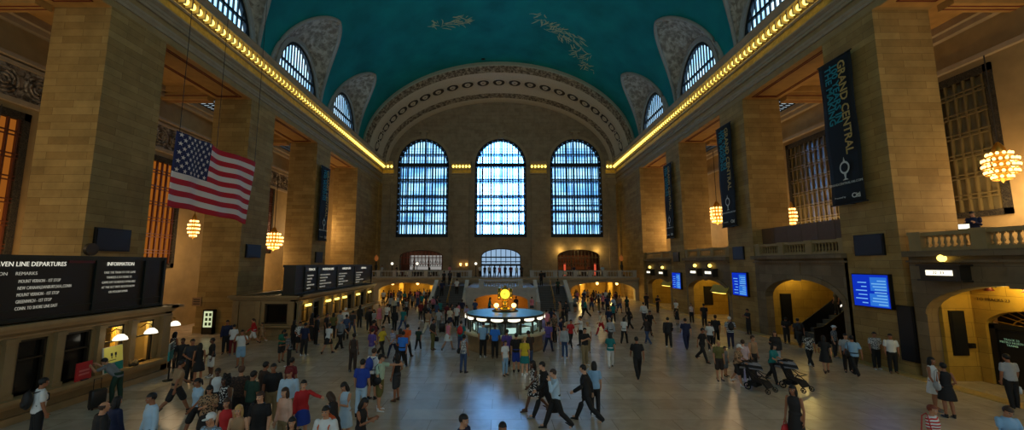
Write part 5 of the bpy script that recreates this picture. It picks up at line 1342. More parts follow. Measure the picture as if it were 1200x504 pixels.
# ---------------------------------------------------------------- who stands where
# mode u v face sex pose top bottom hair haircolour skin height | label
ROWS = '''
f 135 471 -80 m lean tee:grey trousers:dark_green short k 1 1.72|person in grey tee and dark green trousers leaning on the near ticket counter
h 121 471 150 m stand jacket:black trousers:black bald b 1 1.76|balding person in black jacket at the bottom edge near the left corner
h 136 470 170 f stand long:navy trousers:black long k 1 1.66|person in navy top just behind the balding person in black at bottom left
h 180 460 -30 m stand long:pale_blue trousers:black short k 2 1.78|person in pale blue long-sleeved shirt and black trousers, alone near the left counter
h 50 443 150 m stand tee:white trousers:black short k 2 1.80|person in white tee seen from behind at the lower left, wearing a large black backpack
f 204 486 150 m stride tee:tan shorts:dark short k 2 1.80|tall person in tan tee and dark shorts striding away beside the queue sign
h 235 440 -20 f walk tee:pale_blue shorts:dark pony k 2 1.70|person in pale blue tee and dark shorts in front of the left crowd
h 205 389 170 f stand tank:patterned_white_and_dark trousers:dark long k 2 1.68|person in black and white patterned top under the corner counter lamp
h 215 396 20 m stand tee:dark trousers:dark short k 3 1.72|person in dark tee in the queue behind the teal sign
h 226 396 60 m ease tee:charcoal trousers:black short k 2 1.74|person in charcoal tee standing second behind the teal queue sign
h 235 402 -140 f stand dress:black - long k 2 1.64|person in black dress in the middle of the queue left of the poster case
f 246 442 -40 f ease tee:black shorts:white short k 3 1.66|person in black tee and white shorts in the queue below the lit poster case
h 267 375 30 m stand long:navy trousers:dark short k 2 1.80|tall person in navy long-sleeved top right of the lit poster case
f 272 414 -150 f hold tee:white jeans:dark_red short k 1 1.62|person in white tee and dark red leggings right of the lit poster case
f 281 430 20 m photo tee:white shorts:light_blue short k 2 1.72|person in white tee and light blue shorts, both hands raised, by poster case
f 296 404 -70 f walk long:red shorts:white pony b 1 1.62|person in red top and white shorts walking before the far ticket office corner
f 307 398 -80 f walk tee:tan shorts:tan short b 1 1.25|child in tan following the person in red before the ticket office
h 256 431 20 f stand tank:white shorts:dark bun k 3 1.68|person in white tank top at the back left of the front crowd
h 265 441 -20 f stand tank:patterned_white_and_dark trousers:dark curly k 3 1.66|person with big curly black hair in the front left crowd
h 246 447 40 f hold tee:patterned_dark_and_tan skirt:dark long k 1 1.66|person in dark flowered top looking down, beside the person in pale blue tee
h 267 466 10 f stand tank:red trousers:dark long b 1 1.66|person in red sleeveless top in the front left crowd
h 249 484 -10 m stand tee:patterned_light_blue_and_grey trousers:dark cap w 1 1.72|person in a white cap at the bottom of the front left crowd
h 281 474 10 f stand tank:tan trousers:dark long y 0 1.68|blonde person in tan sleeveless top at the bottom of the front left crowd
h 283 432 -160 m stand tee:patterned_brown_and_dark_brown trousers:dark cap b 1 1.76|person in brown cap and brown checked shirt, seen from behind in the front crowd
h 297 431 160 m stand tee:dark_green trousers:black short k 2 1.74|person in dark green tee just right of the brown capped person
h 311 424 150 m stand tee:dark_brown trousers:dark short k 2 1.74|person in dark brown tee at the back of the front left crowd
h 321 428 20 m stand tee:black trousers:khaki short k 2 1.80|person in black tee and khaki trousers in the front left crowd
h 306 462 0 m stand tee:black trousers:dark short b 0 1.78|large person in black tee facing the camera with pale glasses up on the hair
h 340 432 10 m stand long:pale_blue trousers:khaki cap r 1 1.80|person in pale blue long-sleeved top and dark red cap
h 342 419 170 f stand tee:dark_red trousers:dark short k 2 1.68|person in dark red tee behind the one in pale blue with a cap
f 329 424 50 f down tee:green shorts:dark long k 2 1.66|person in green tee bending over, left of the brown-clad standing person
f 338 430 -60 f down tee:patterned_dark_and_grey trousers:dark bun k 2 1.60|person in dark patterned top bending beside the one in green
h 335 459 -20 f stand long:peach trousers:khaki long b 0 1.70|person in peach blouse with long brown hair at the front
h 356 450 30 f point long:red skirt:blue short k 0 1.70|person in red cardigan and blue skirt with one arm stretched out
h 343 488 20 f stand tee:dark trousers:dark long k 1 1.66|dark-haired person in dark top at the very bottom, under the person in red cardigan
h 383 475 0 m stand tee:white trousers:khaki short k 1 1.78|person in white v-neck tee with shoulder straps at the bottom edge
h 393 458 -120 f down tank:dark skirt:dark long b 0 1.66|person with long brown hair bending forward beside the pale blue dress
h 406 453 -30 f hold dress:pale_blue - long k 1 1.72|person in pale blue sleeveless dress with long dark hair
h 424 465 80 f hold dress:black - long k 2 1.66|person in black dress reading, right of the pale blue dress
h 425 421 170 m stand tee:blue jeans:pale_blue short k 1 1.78|person in royal blue tee and pale jeans, back turned
f 436 468 160 m stand tee:white shorts:dark short b 1 1.80|person in white tee and dark shorts with a blue backpack
f 444 483 85 m point tee:light_green shorts:olive cap k 1 1.82|person in pale green tee and olive shorts with black cap, pointing right
f 464 470 -120 f ease tank:black shorts:charcoal long k 2 1.66|person in black top and charcoal shorts right of the pointing person
f 413 436 170 f stand tank:dark_brown trousers:dark_brown bun k 3 1.72|person all in dark brown standing alone on the tan floor, seen from behind
f 435 428 150 m ease tee:purple shorts:light_grey short k 1 1.74|person in purple tee behind the royal blue one
f 447 418 60 f walk tee:yellow trousers:dark bun k 2 1.64|person in yellow tee and dark trousers near the purple tee
h 438 376 150 m stand tee:maroon trousers:dark short k 2 1.84|person in maroon top behind the yellow tee
f 460 419 -30 f walk tee:striped_white_and_blue jeans:navy short k 1 1.56|small person in blue and white striped top, left of the bright blue shirt
f 471 432 175 m walk tee:bright_blue trousers:black short k 2 1.76|person in bright blue shirt and black trousers walking away at left centre
h 477 379 160 m walk tee:orange trousers:dark short k 1 1.76|person in orange tee behind the bright blue shirt, right one of two
h 469 384 170 f walk tee:patterned_orange_and_brown trousers:dark long k 2 1.68|person in orange and brown top, left of the orange tee
f 490 411 175 m walk tee:dark_green trousers:dark short k 1 1.34|child in dark green standing alone at the edge of the blue reflection
f 507 410 70 m ease tee:dark trousers:olive short k 2 1.74|person in dark tee and olive trousers left of the pink top, with a dark bag
f 525 411 150 f walk tank:pink skirt:white bun k 1 1.72|person in pink top and white skirt left of the booth
f 540 410 170 m stand tee:teal jeans:denim short k 1 1.70|person in teal tee and jeans left of the booth with a red backpack
f 543 437 150 f stand tank:patterned_white_and_grey jeans:denim short k 2 1.68|person in white and grey patterned top and jeans alone before the booth
f 566 419 160 m stand tee:light_blue trousers:black short k 1 1.84|uniformed person in light blue shirt at the booth, left one of two
f 580 420 175 m stand tee:bright_blue trousers:black short k 3 1.76|uniformed person in bright blue shirt at the booth, right one of two
h 594 386 170 m stand tee:purple trousers:dark short k 2 1.74|person in purple tee right of the two uniformed people at the booth
f 592 440 30 f stand tee:white jeans:light_blue short k 1 1.50|child in white tee and pale jeans, left end of the group before the booth
f 605 436 175 m stand tee:black shorts:blue short k 1 1.72|person in black tee and blue shorts in the group before the booth
f 615 440 170 f stand tee:yellow skirt:teal short y 0 1.66|blonde person in yellow tee and teal skirt before the booth
h 620 388 -160 m hold tee:dark_brown jeans:denim short k 2 1.80|person in dark brown tee and jeans, right end of the group before the booth
f 637 404 -20 f stand long_dress:violet - long k 1 1.62|person in a pale violet long dress right of the booth
f 643 408 150 m walk tee:purple jeans:navy short k 2 1.72|person in purple tee and navy jeans, right of the booth
f 650 401 -60 m ease tee:patterned_tan_and_dark trousers:dark short k 2 1.78|person in tan and dark patterned shirt right of the booth
f 657 405 60 f stand tee:navy trousers:pale_pink short k 1 1.66|person in navy tee and pale pink trousers behind the denim jacket
f 662 420 -30 f stand long:light_grey jeans:denim short k 1 1.66|person in pale jacket, jeans and white shoes right of the booth
f 669 407 20 f walk tee:red jeans:dark short k 2 1.66|person in red tee and dark jeans behind the pale jacket
f 681 405 -80 m point tee:white trousers:black short k 2 1.74|person in white tee pointing left, behind the arms-crossed black tee
f 689 413 -10 f stand tee:cream trousers:khaki short y 1 1.66|person in cream tee partly behind the arms-crossed black tee
f 686 428 20 m cross tee:black trousers:khaki short k 1 1.78|person in black tee and khaki trousers with arms crossed
f 627 483 -70 f walk dress:patterned_white_and_black - long k 3 1.72|person in black and white dress with long dark hair walking left at the front
f 639 487 -75 m stride jacket:black trousers:black short k 0 1.84|person in dark suit with tie walking left, between the white shirt and the patterned dress
f 652 503 -85 m phone long:pale_blue trousers:black short b 0 1.80|person in pale shirt and black trousers walking left with a phone at the ear
f 688 495 -110 m stride jacket:black trousers:black short k 0 1.80|person in black suit striding away, right of the phoning person
h 696 426 170 f stand tee:light_blue trousers:dark long k 1 1.70|person in light blue tee hidden behind the striding black suit
h 542 485 60 m stand tee:navy trousers:dark short k 1 1.80|person with glasses and dark hair at the bottom edge, left of centre
h 589 494 0 m stand tee:dark trousers:dark short k 2 1.72|top of a black-haired head at the bottom edge in the centre
f 716 431 170 f walk tee:teal trousers:white long k 1 1.68|person in teal top and white trousers on the right half of the floor
f 748 444 175 m walk tee:black trousers:black short k 2 1.80|person all in black walking away alone at right centre
f 784 408 160 m walk2 long:dark trousers:dark short k 1 1.82|person in dark long-sleeved top, left one of two dark walkers before the small screens
f 805 410 170 m walk tee:navy trousers:navy short k 1 1.82|person in navy clothes, right one of two dark walkers before the small screens
f 759 404 -160 f walk long:dark_brown jeans:denim short k 2 1.72|person in dark brown top and jeans left of the dark walkers
f 732 403 150 f walk tee:white trousers:black long k 2 1.66|person in white tee and black trousers right of centre
f 738 386 -150 f walk long:black trousers:black long k 2 1.66|person all in black just behind the white tee right of centre
f 755 379 175 m walk long:white trousers:charcoal short k 1 1.76|person in white long-sleeved shirt and charcoal trousers, right half of the hall far back
f 762 393 20 m walk tee:black trousers:dark short k 2 1.72|person in black tee just right of the white long-sleeved shirt
f 719 378 160 f walk tee:teal trousers:dark long k 2 1.66|person in teal tee far back right of the booth, near the red trousers
f 714 388 150 m ease tee:navy trousers:dark short k 2 1.70|person in navy tee far back, beside the red trousers
f 716 405 -150 m walk long:light_grey trousers:charcoal short g 1 1.70|grey-haired person in light grey top behind the teal and white walker
f 705 393 -70 f stride tank:cream trousers:red short b 1 1.68|person in cream top and bright red trousers far back right
f 771 367 20 m hold tee:black trousers:black short k 2 1.76|person in black standing against the yellow far passage
f 793 372 -40 f walk tee:white trousers:dark long k 1 1.66|person in white top with a dark bag below the small blue screen
f 794 381 160 f walk tank:dark skirt:dark short k 1 1.36|child in dark clothes below the small blue screen
f 735 367 160 f stand tee:dark_green trousers:dark long k 2 1.64|person in dark green near the red lamp in the far right corner
f 758 363 -20 m stand tee:dark trousers:dark short k 2 1.74|person in dark clothes by the far right wall, left of the yellow passage
f 811 379 -30 f stand tank:patterned_orange_and_white trousers:dark short k 1 1.62|person in orange and white top at the left edge of the middle passage
f 826 383 160 m stand tee:black trousers:black short k 2 1.78|person in black tee before the middle passage panel
f 878 392 -90 m cross tee:dark trousers:dark short k 2 1.76|person in dark clothes with folded arms against the second right pier
f 824 424 30 f walk tee:black trousers:dark short k 2 1.72|person in black walking, left of the olive top and strollers
f 833 410 -20 f walk tee:white trousers:dark long k 1 1.64|person in white tee and dark trousers behind the black walker near the strollers
f 840 404 150 m walk tee:dark trousers:dark cap k 2 1.80|person in dark cap and clothes behind the strollers
f 857 409 165 m ease tee:striped_white_and_navy jeans:navy short w 1 1.84|person in white and navy striped shirt with a backpack behind the strollers
f 844 446 -10 f stand tee:olive shorts:dark_brown short y 1 1.66|person in olive top and brown shorts left of the strollers
f 851 441 20 f stand tee:grey shorts:grey short k 1 1.28|child in grey beside the olive top and the strollers
h 862 402 30 f push tee:patterned_dark_and_tan shorts:dark cap w 1 1.66|person in white cap pushing the nearer stroller
h 870 398 150 f stand tee:pale_pink trousers:dark short b 0 1.68|person in pale pink top behind the nearer stroller
h 881 393 20 m stand tank:tan trousers:dark short b 1 1.76|person in tan sleeveless top between the two strollers
h 903 401 25 f push tee:teal trousers:dark long k 1 1.66|person in dark teal leaning over the farther stroller
f 911 431 -30 f ease jacket:dark trousers:light_grey long b 1 1.70|person in dark jacket and pale trousers right of the farther stroller
f 922 394 -30 m down tee:dark trousers:dark short k 2 1.66|person in dark clothes bending at the foot of the escalator arch
f 937 399 160 m walk tee:charcoal trousers:dark short k 2 1.74|person in charcoal tee entering the escalator arch with a backpack
f 950 430 170 f walk tee:patterned_white_and_dark trousers:black long k 2 1.70|person in white and dark top and black trousers before the escalator arch
f 969 438 150 f walk tee_dress:black - long k 1 1.72|person in black knee-length dress before the escalator arch
h 976 380 20 f stand tee:patterned_dark_and_grey trousers:dark hat w 1 1.64|person in white hat in the escalator arch
h 990 391 -30 m stand tee:light_grey trousers:dark short k 1 1.70|person in light grey tee behind the light blue shirt at right
f 1003 440 165 m walk tee:light_blue trousers:black short k 2 1.78|person in light blue shirt and black trousers with a dark bag, under the large screen
f 1028 428 -20 m stand tee:patterned_white_and_grey trousers:black short k 2 1.70|person in checked white shirt under the large blue screen, left one of two
f 1047 432 -30 m stand tee:white trousers:black short k 2 1.74|person in white shirt under the large blue screen, right one of two
f 1098 481 20 f phonestand dress:white - long k 2 1.74|person in white dress drinking, before the yellow tracks entrance
f 1113 487 160 f ease dress:black - short k 2 1.70|person in black dress with a white bag, before the yellow tracks entrance
f 1189 478 170 m stand tee:light_grey trousers:black short k 2 1.78|person in light grey shirt at the right edge holding a white bag
h 1090 474 20 f stand tee:striped_red_and_white trousers:dark short r 1 1.60|red-haired person in red and white striped tee at the bottom right
h 1177 474 -20 f hold long:light_blue trousers:dark short b 1 1.68|person in light blue top at the bottom right corner
h 929 451 -60 f stand long_dress:dark - long k 2 1.72|person in long dark dress with a red bag at the bottom right of centre
h 345 375 150 f stand jacket:black trousers:black long k 2 1.68|person in black coat, leftmost at the far ticket windows
h 352 377 40 f ease tee:patterned_dark_and_white skirt:black bun k 2 1.66|person in dark and white patterned top at the far ticket windows
h 358 378 170 m stand tee:navy trousers:dark short k 2 1.74|person in navy tee waiting at the far ticket windows
h 366 367 170 f stand long_dress:black - long k 2 1.74|person in long black dress at the lit far ticket windows
h 372 369 120 m stand jacket:black trousers:black short k 2 1.78|person in black jacket beside the long black dress at the ticket windows
f 384 415 170 f walk tee:white skirt:black short k 1 1.68|person in white tee and black skirt on the floor before the far ticket office
f 398 410 160 m walk2 tee:grey trousers:black short g 1 1.80|grey-haired person in grey shirt and black trousers before the far ticket office
f 412 394 170 m walk tee:charcoal jeans:denim short k 2 1.76|person in charcoal tee and jeans right of the grey-haired one
f 405 399 -160 f walk tee:denim trousers:dark short k 2 1.68|person in denim blue top just right of the grey-haired one
h 383 367 90 m stand tee:dark trousers:dark short k 2 1.72|person in dark tee at the far ticket windows, behind the white tee
h 391 367 -150 f stand tee:olive trousers:dark long k 2 1.66|person in olive tee at the far ticket windows
h 399 365 150 m stand tee:light_grey trousers:dark short b 1 1.74|person in light grey tee at the far ticket windows
h 405 361 170 m stand tee:white trousers:dark cap w 1 1.78|person in white cap and white tee at the far ticket windows
f 421 384 170 f stand long:dark trousers:dark long k 2 1.70|slim dark figure at the far end of the ticket windows
f 432 388 20 m walk jacket:dark trousers:dark short k 2 1.74|person in dark jacket left of the dark and white stripes, left far floor
f 438 389 -20 f walk tee:striped_dark_and_white trousers:dark long k 2 1.66|person in dark and white striped top on the left far floor
f 444 382 10 f stand tank:pink skirt:pink bun b 1 1.66|person in pink on the left far floor
f 453 381 170 m walk tee:white trousers:black short k 2 1.72|person in white tee and black trousers on the left far floor
f 462 389 -160 f walk jacket:black trousers:black long k 1 1.72|person in black jacket walking on the left far floor, right of the white tee
f 472 388 160 m walk tee:teal jeans:denim short k 2 1.72|person in teal tee and jeans on the left far floor
f 476 371 20 f stand tee:patterned_white_and_black trousers:dark long k 2 1.64|person in black and white top at the mouth of the left passage
f 501 392 160 m walk tee:tan trousers:cream short k 2 1.76|person in tan tee and cream trousers at the foot of the left stairs
f 514 388 -150 f walk tee:light_grey trousers:grey short b 1 1.68|person in light grey tee by the black suitcase at left of the booth
f 527 386 20 f stand tee:cream skirt:navy long k 1 1.66|person in cream tee and navy skirt between the suitcase and the booth
f 535 384 150 m ease tee:white trousers:dark short k 1 1.74|person in white tee just left of the booth, behind the pink top
f 547 383 -20 f hold tee:lilac trousers:dark long b 1 1.68|person in lilac top behind the left end of the booth
'''
def crowd(specs):
    """far crowd: (u, vfeet) lists with varied clothing"""
    tops = ['tee', 'long', 'tank', 'tee', 'jacket']; bots = ['trousers', 'jeans', 'shorts', 'skirt', 'trousers']
    cols = ['dark', 'black', 'navy', 'white', 'maroon', 'charcoal', 'grey', 'pale_blue', 'dark_green', 'dark_brown', 'light_grey', 'denim', 'tan', 'dark_red', 'pink', 'cream', 'teal']
    rn = random.Random(3); out = []
    for place, pts in specs:
        for k, (u, v) in enumerate(pts):
            c = cols[(k*5+len(place)) % len(cols)]; t = tops[k % 5]; b = bots[(k*3+1) % 5]; sx = 'mf'[k % 2] if b != 'skirt' else 'f'
            bc = ['dark', 'black', 'denim', 'khaki', 'charcoal'][k % 5]
            po = ['stand', 'walk', 'walk2', 'ease', 'hold'][k % 5]; hr = ['short', 'long', 'short', 'bun', 'cap', 'short', 'long'][k % 7] if sx == 'f' or k % 7 > 3 else 'short'
            out.append('f %g %g %d %s %s %s:%s %s:%s %s k %d %.2f|person in %s top and %s %s %s' % (u, v, rn.choice([0, 20, 160, 175, -150, 90, -90]), sx, po, t, c, b, bc, hr, rn.randrange(1, 4), rn.uniform(1.6, 1.8), c.replace('_', ' '), bc, b, place))
    return out
rc = random.Random(11)
def scatter(u0, u1, v0, v1, n): return [(u0+(u1-u0)*(i+.5)/n+rc.uniform(-2, 2), rc.uniform(v0, v1)) for i in range(n)]
CROWD = crowd([('in the left passage under the balcony', scatter(447, 512, 354, 359, 15)+scatter(455, 512, 361, 371, 13)),
               ('in the right passage under the balcony', scatter(668, 726, 354, 360, 14)+scatter(672, 730, 362, 372, 9)),
               ('at the foot of the left stairs', scatter(488, 545, 372, 381, 9)),
               ('at the foot of the right stairs', scatter(640, 668, 372, 392, 6)),
               ('behind the information booth', scatter(548, 632, 367, 374, 5))])
PEOPLE = {}
def zone_ok(x, y):
    if (x-KX)**2+(y-KY)**2 < 2.85**2: return False
    if x < -14.1 and y < 19.2: return False
    if x < -12.35 and 25.9 < y < 44.4: return False
    if -7.6 < x < 8.2 and 41.6 < y: return False
    if x > 18.3 and y < 51.5 and not any(abs(y-o[0]) < o[1]-.5 and x < 19.3 for o in arch_ops[1:]): return False
    if y > 53.3:
        return y < 60.6 and (-15.5 < x < -8.3 or 10 < x < 17.7) and not (57.5 < y < 59.1 and min(abs(x-q) for q in (-14, -9.6, 12, 16)) < .75)
    return abs(x) < 18.0
PLACED = []
def settle(x, y, ht, keep=False):
    d = math.hypot(x-CX, y); ux, uy = (x-CX)/d, y/d
    for k in range(60):
        t = (k+1)//2*.14*(1 if k % 2 else -1)
        a, b = x+ux*t, y+uy*t
        if zone_ok(a, b) and all((a-p)**2+(b-q)**2 > .64**2 for p, q in PLACED): break
    else:
        for k in range(3000):
            an = k*2.4; r = .12*math.sqrt(k); a, b = x+r*math.cos(an), y+r*math.sin(an)
            if zone_ok(a, b) and all((a-p)**2+(b-q)**2 > .5**2 for p, q in PLACED): break
    PLACED.append((a, b)); return a, b
def add_person(line):
    spec, label = line.split('|'); f = spec.split()
    mode, u, v, face, sex, pose, top, bot, hair, hc, skin, ht = f
    u, v, ht = float(u), float(v), float(ht)
    x, y, z = atz(u, v, 0 if mode == 'f' else ht)
    x, y = settle(x, y, ht)
    t = [q.replace('_', ' ') for q in top.split(':')]; b_ = None if bot == '-' else [q.replace('_', ' ') for q in bot.split(':')]
    sh = ['black', 'white', 'brown', 'grey', 'black'][len(PLACED) % 5]
    if 'white shoes' in label: sh = 'white'
    o, J = person((x, y, 0), float(face), sex, pose, t, b_, hair, hc, int(skin), ht, sh)
    tag(o, label, 'person'); PEOPLE[label] = (o, J); return o
lines = [l for l in ROWS.strip().split('\n') if l.strip()]+CROWD
cnt = {}
for l in lines: cnt.setdefault(l.split('|')[1], []).append(l)
ORD = ['first', 'second', 'third', 'fourth', 'fifth', 'sixth', 'seventh', 'eighth', 'ninth', 'tenth']
for lab, ls in list(cnt.items()):
    if len(ls) > 1:
        ls.sort(key=lambda l: float(l.split()[1]))
        for k, l in enumerate(ls): lines[lines.index(l)] = l.split('|')[0]+'|'+lab+', %s from the left' % ORD[k]
lines.sort(key=lambda l: (0 if ' push ' in l else 1) if l in ROWS else 2)
STR = []
for l in lines:
    o = add_person(l)
    if ' push ' in l:
        fz = o.rotation_euler.z; q = (o.location.x+math.sin(fz)*.82, o.location.y-math.cos(fz)*.82, fz); STR.append(q); PLACED.append(q[:2])
# people on the balcony, the stairs, the escalator and the gallery
def perched(x, y, z, face, sex, pose, top, bot, hair, hc, skin, ht, label):
    o, J = person((x, y, z), face, sex, pose, top, bot, hair, hc, skin, ht); tag(o, label, 'person'); PEOPLE[label] = (o, J); return o
rb = random.Random(5)
bc_ = [('white', 'dark'), ('dark', 'dark'), ('light grey', 'black'), ('black', 'black'), ('pink', 'dark'), ('navy', 'dark'), ('maroon', 'black'), ('pale blue', 'denim'), ('charcoal', 'dark'), ('cream', 'dark')]
for i, x in enumerate((-16.6, -14.4, -12.2, -9.9, -6.9)):
    t, b_ = bc_[i]; perched(x, 57+rb.uniform(-.8, .8), 2.95, rb.choice([0, 40, -40]), 'mf'[i % 2], ['stand', 'hold', 'ease'][i % 3], ('tee', t), ('trousers', b_), 'short', 'k', 1, 1.72, 'person in %s top behind the left balcony balustrade' % t)
for i, x in enumerate((-2.7, -2.0, -1.3, -.6, .1, .9, 1.7, 2.5, 3.2)):
    t, b_ = bc_[i]; perched(x, 57.2+rb.uniform(-1, 1), 2.95, rb.choice([0, 170, 160]), 'mf'[i % 2], ['stand', 'walk', 'ease'][i % 3], ('tee', t), ('trousers', b_), 'short' if i % 2 == 0 else 'long', 'k', 2, 1.72, 'person in %s top before the bright middle doorway on the balcony' % t)
for i, x in enumerate((10.6, 12.8, 14.6)):
    t, b_ = bc_[i+5]; perched(x, 57.0+rb.uniform(-.4, .4), 2.95, rb.choice([0, 40, -40]), 'mf'[i % 2], ['stand', 'hold', 'ease'][i % 3], ('tee', t), ('trousers', b_), 'short', 'k', 1, 1.72, 'person in %s top behind the right balcony balustrade' % t)
def stair_z(y): k = int((y-42.2)/.31); return max(0, min(14, k+1))*2.35/14
for x, y, t, b_, sx, lab in ((-4.6, 44.9, 'white', 'dark', 'm', 'person in white tee climbing the left stairs, nearer the arch'), (-6.3, 46.7, 'dark', 'black', 'f', 'person in dark top high on the left stairs by the outer parapet'), (-6.2, 44.5, 'navy', 'black', 'm', 'person in navy tee low on the left stairs by the outer parapet'), (-5.8, 48.1, 'charcoal', 'dark', 'm', 'person in charcoal tee near the top of the left stairs'),
                             (5.0, 47.0, 'black', 'black', 'm', 'person in black tee climbing the right stairs'), (6.6, 44.7, 'dark green', 'dark', 'f', 'person in dark green top low on the right stairs')):
    perched(x, y, stair_z(y), 180, sx, 'stand', ('tee', t), ('trousers', b_), 'short', 'k', 2, 1.72, lab)
perched(21.9, 26.1, 5*.27+.27, -100, 'm', 'stand', ('tee', 'charcoal'), ('trousers', 'black'), 'short', 'k', 1, 1.70, 'person in charcoal tee riding the escalator inside the right arch')
perched(19.75, 16.3, 5.4, -70, 'm', 'hold', ('long', 'navy'), ('trousers', 'dark'), 'short', 'k', 1, 1.66, 'person in navy top at the gallery balustrade over the tracks entrance')
# ---------------------------------------------------------------- bags, strollers and other belongings
def bag_on(label_part, kind, col, label, side='R', name=None):
    o, J = [v for k, v in PEOPLE.items() if label_part in k][0]
    bpy.context.view_layer.update(); MW = o.matrix_world
    r = empty(name or kind, (0, 0, 0)); tag(r, label, 'bag')
    m = cmat('bag_'+col, lin(*COLORS[col]), .6)
    rz = o.rotation_euler.z
    if kind == 'backpack':
        p = MW @ (J['chest']+Vector((0, .225, -.04))); r.location = p; r.rotation_euler = (0, 0, rz)
        b = MB(); b.sphere((0, 0, 0), 1, 16, 12, (.165, .1, .24)); b.sphere((0, .06, -.09), 1, 12, 8, (.12, .06, .1)); b.build('body', m, r)
        for s in (-1, 1): MB().tube([(s*.1, -.07, .18), (s*.115, -.2, .2), (s*.115, -.372, .1), (s*.11, -.382, -.05), (s*.13, -.15, -.17)], .018, 6).build('strap', m, r)
        MB().tube([(-.04, -.02, .235), (0, -.02, .27), (.04, -.02, .235)], .01, 6).build('handle', m, r)
    elif kind == 'handbag':
        p = MW @ (J['wr'+side]+J['fd'+side]*.1+Vector((0, 0, -.2))); r.location = p; r.rotation_euler = (0, 0, rz+PI/2)
        b = MB(); rows = [[(w*(1 if math.cos(2*PI*i/16) > 0 else 1)*math.copysign(abs(math.cos(2*PI*i/16))**.6, math.cos(2*PI*i/16)), d*math.sin(2*PI*i/16), z) for i in range(16)] for z, w, d in ((-.14, .1, .03), (-.13, .15, .06), (0, .17, .07), (.1, .15, .04), (.12, .13, .02))]
        b.grid(rows, True, True); b.add(rows[0], [list(range(16))]); b.add(rows[-1], [list(range(16))]); b.build('body', m, r)
        MB().tube([(-.09, 0, .11), (-.06, 0, .2), (0, 0, .225), (.06, 0, .2), (.09, 0, .11)], .011, 6).build('handle', m, r)
    elif kind == 'shoulder_bag':
        s = 1 if side == 'R' else -1
        p = MW @ (J['pel']+Vector((s*.235, .02, .06))); r.location = p; r.rotation_euler = (0, 0, rz+PI/2)
        b = MB(); b.sphere((0, 0, 0), 1, 14, 10, (.17, .07, .14)); b.build('body', m, r)
        MB().tube([(-.1, 0, .08), (-.05, -s*.0, .45), (.0, s*.05, .52), (.06, 0, .45), (.1, 0, .08)], .012, 6).build('strap', m, r)
    return r
bag_on('wearing a large black backpack', 'backpack', 'black', 'large black backpack on the person in white tee at lower left')
bag_on('with a blue backpack', 'backpack', 'blue', 'blue backpack on the person in white tee and dark shorts at left centre')
bag_on('with a red backpack', 'backpack', 'red', 'red backpack on the person in teal tee left of the booth')
bag_on('striped shirt with a backpack', 'backpack', 'dark', 'dark backpack on the person in navy and white stripes behind the strollers')
bag_on('escalator arch with a backpack', 'backpack', 'black', 'black backpack on the person entering the escalator arch')
bag_on('white v-neck', 'backpack', 'orange', 'orange backpack on the person in white v-neck tee at the bottom edge')
bag_on('white and grey patterned top and jeans alone', 'shoulder_bag', 'black', 'black shoulder bag of the person standing alone before the booth', 'R')
bag_on('pale green tee', 'shoulder_bag', 'black', 'black shoulder bag of the pointing person in pale green tee', 'L')
bag_on('olive trousers left of the pink', 'handbag', 'black', 'dark bag held by the person in olive trousers left of the pink top')
bag_on('light blue shirt at the booth, left', 'shoulder_bag', 'black', 'black bag at the side of the left uniformed person by the booth', 'L')
bag_on('phone at the ear', 'handbag', 'black', 'black briefcase-like bag held by the phoning person', 'L')
bag_on('long dark dress with a red bag', 'handbag', 'red', 'bright red bag of the person in long dark dress at bottom right', 'L')
bag_on('black dress with a white bag', 'shoulder_bag', 'light grey', 'pale grey shoulder bag of the person in black dress by the tracks entrance', 'R')
bag_on('holding a white bag', 'handbag', 'white', 'white bag in the hand of the person at the right edge', 'L')
bag_on('with a dark bag, under', 'shoulder_bag', 'dark', 'dark shoulder bag of the person in light blue shirt under the large screen', 'R')
bag_on('with a dark bag below', 'handbag', 'dark', 'dark bag of the person in white top below the small blue screen', 'L')
bag_on('red and white striped tee', 'shoulder_bag', 'red', 'red bag beside the red-haired person in striped tee', 'L')
bag_on('striding black suit', 'shoulder_bag', 'pale blue', 'pale blue bag showing behind the striding black suit', 'R')
def suitcase(x, y, rz, col, label):
    r = empty('suitcase', (x, y, 0), rz); tag(r, label, 'suitcase')
    b = MB(); rows = []
    for z, g in ((.06, -.03), (.08, 0), (.6, 0), (.64, -.03)):
        rows.append([(math.copysign(abs(math.cos(2*PI*i/24))**.35, math.cos(2*PI*i/24))*(.21+g), math.copysign(abs(math.sin(2*PI*i/24))**.35, math.sin(2*PI*i/24))*(.125+g), z) for i in range(24)])
    b.grid(rows, True, True); b.add(rows[0], [list(range(24))]); b.add(rows[-1], [list(range(24))]); b.build('shell', cmat('case_'+col, lin(*COLORS[col]), .45), r)
    MB().tube([(-.1, .08, .62), (-.1, .1, .98), (.1, .1, .98), (.1, .08, .62)], .012, 6).build('handle', M['iron'], r)
    for sx in (-1, 1):
        for sy in (-1, 1): MB().tube([(sx*.15-.02, sy*.08, .035), (sx*.15+.02, sy*.08, .035)], .034, 10).build('wheel', M['iron'], r)
xy = settle(*atz(518, 389, 0)[:2], 0); suitcase(xy[0], xy[1], .3, 'black', 'black wheeled suitcase standing left of the booth')
xy = settle(-13.75, 14.55, 0); suitcase(xy[0], xy[1], 1.2, 'dark', 'dark suitcase beside the person leaning on the near ticket counter')
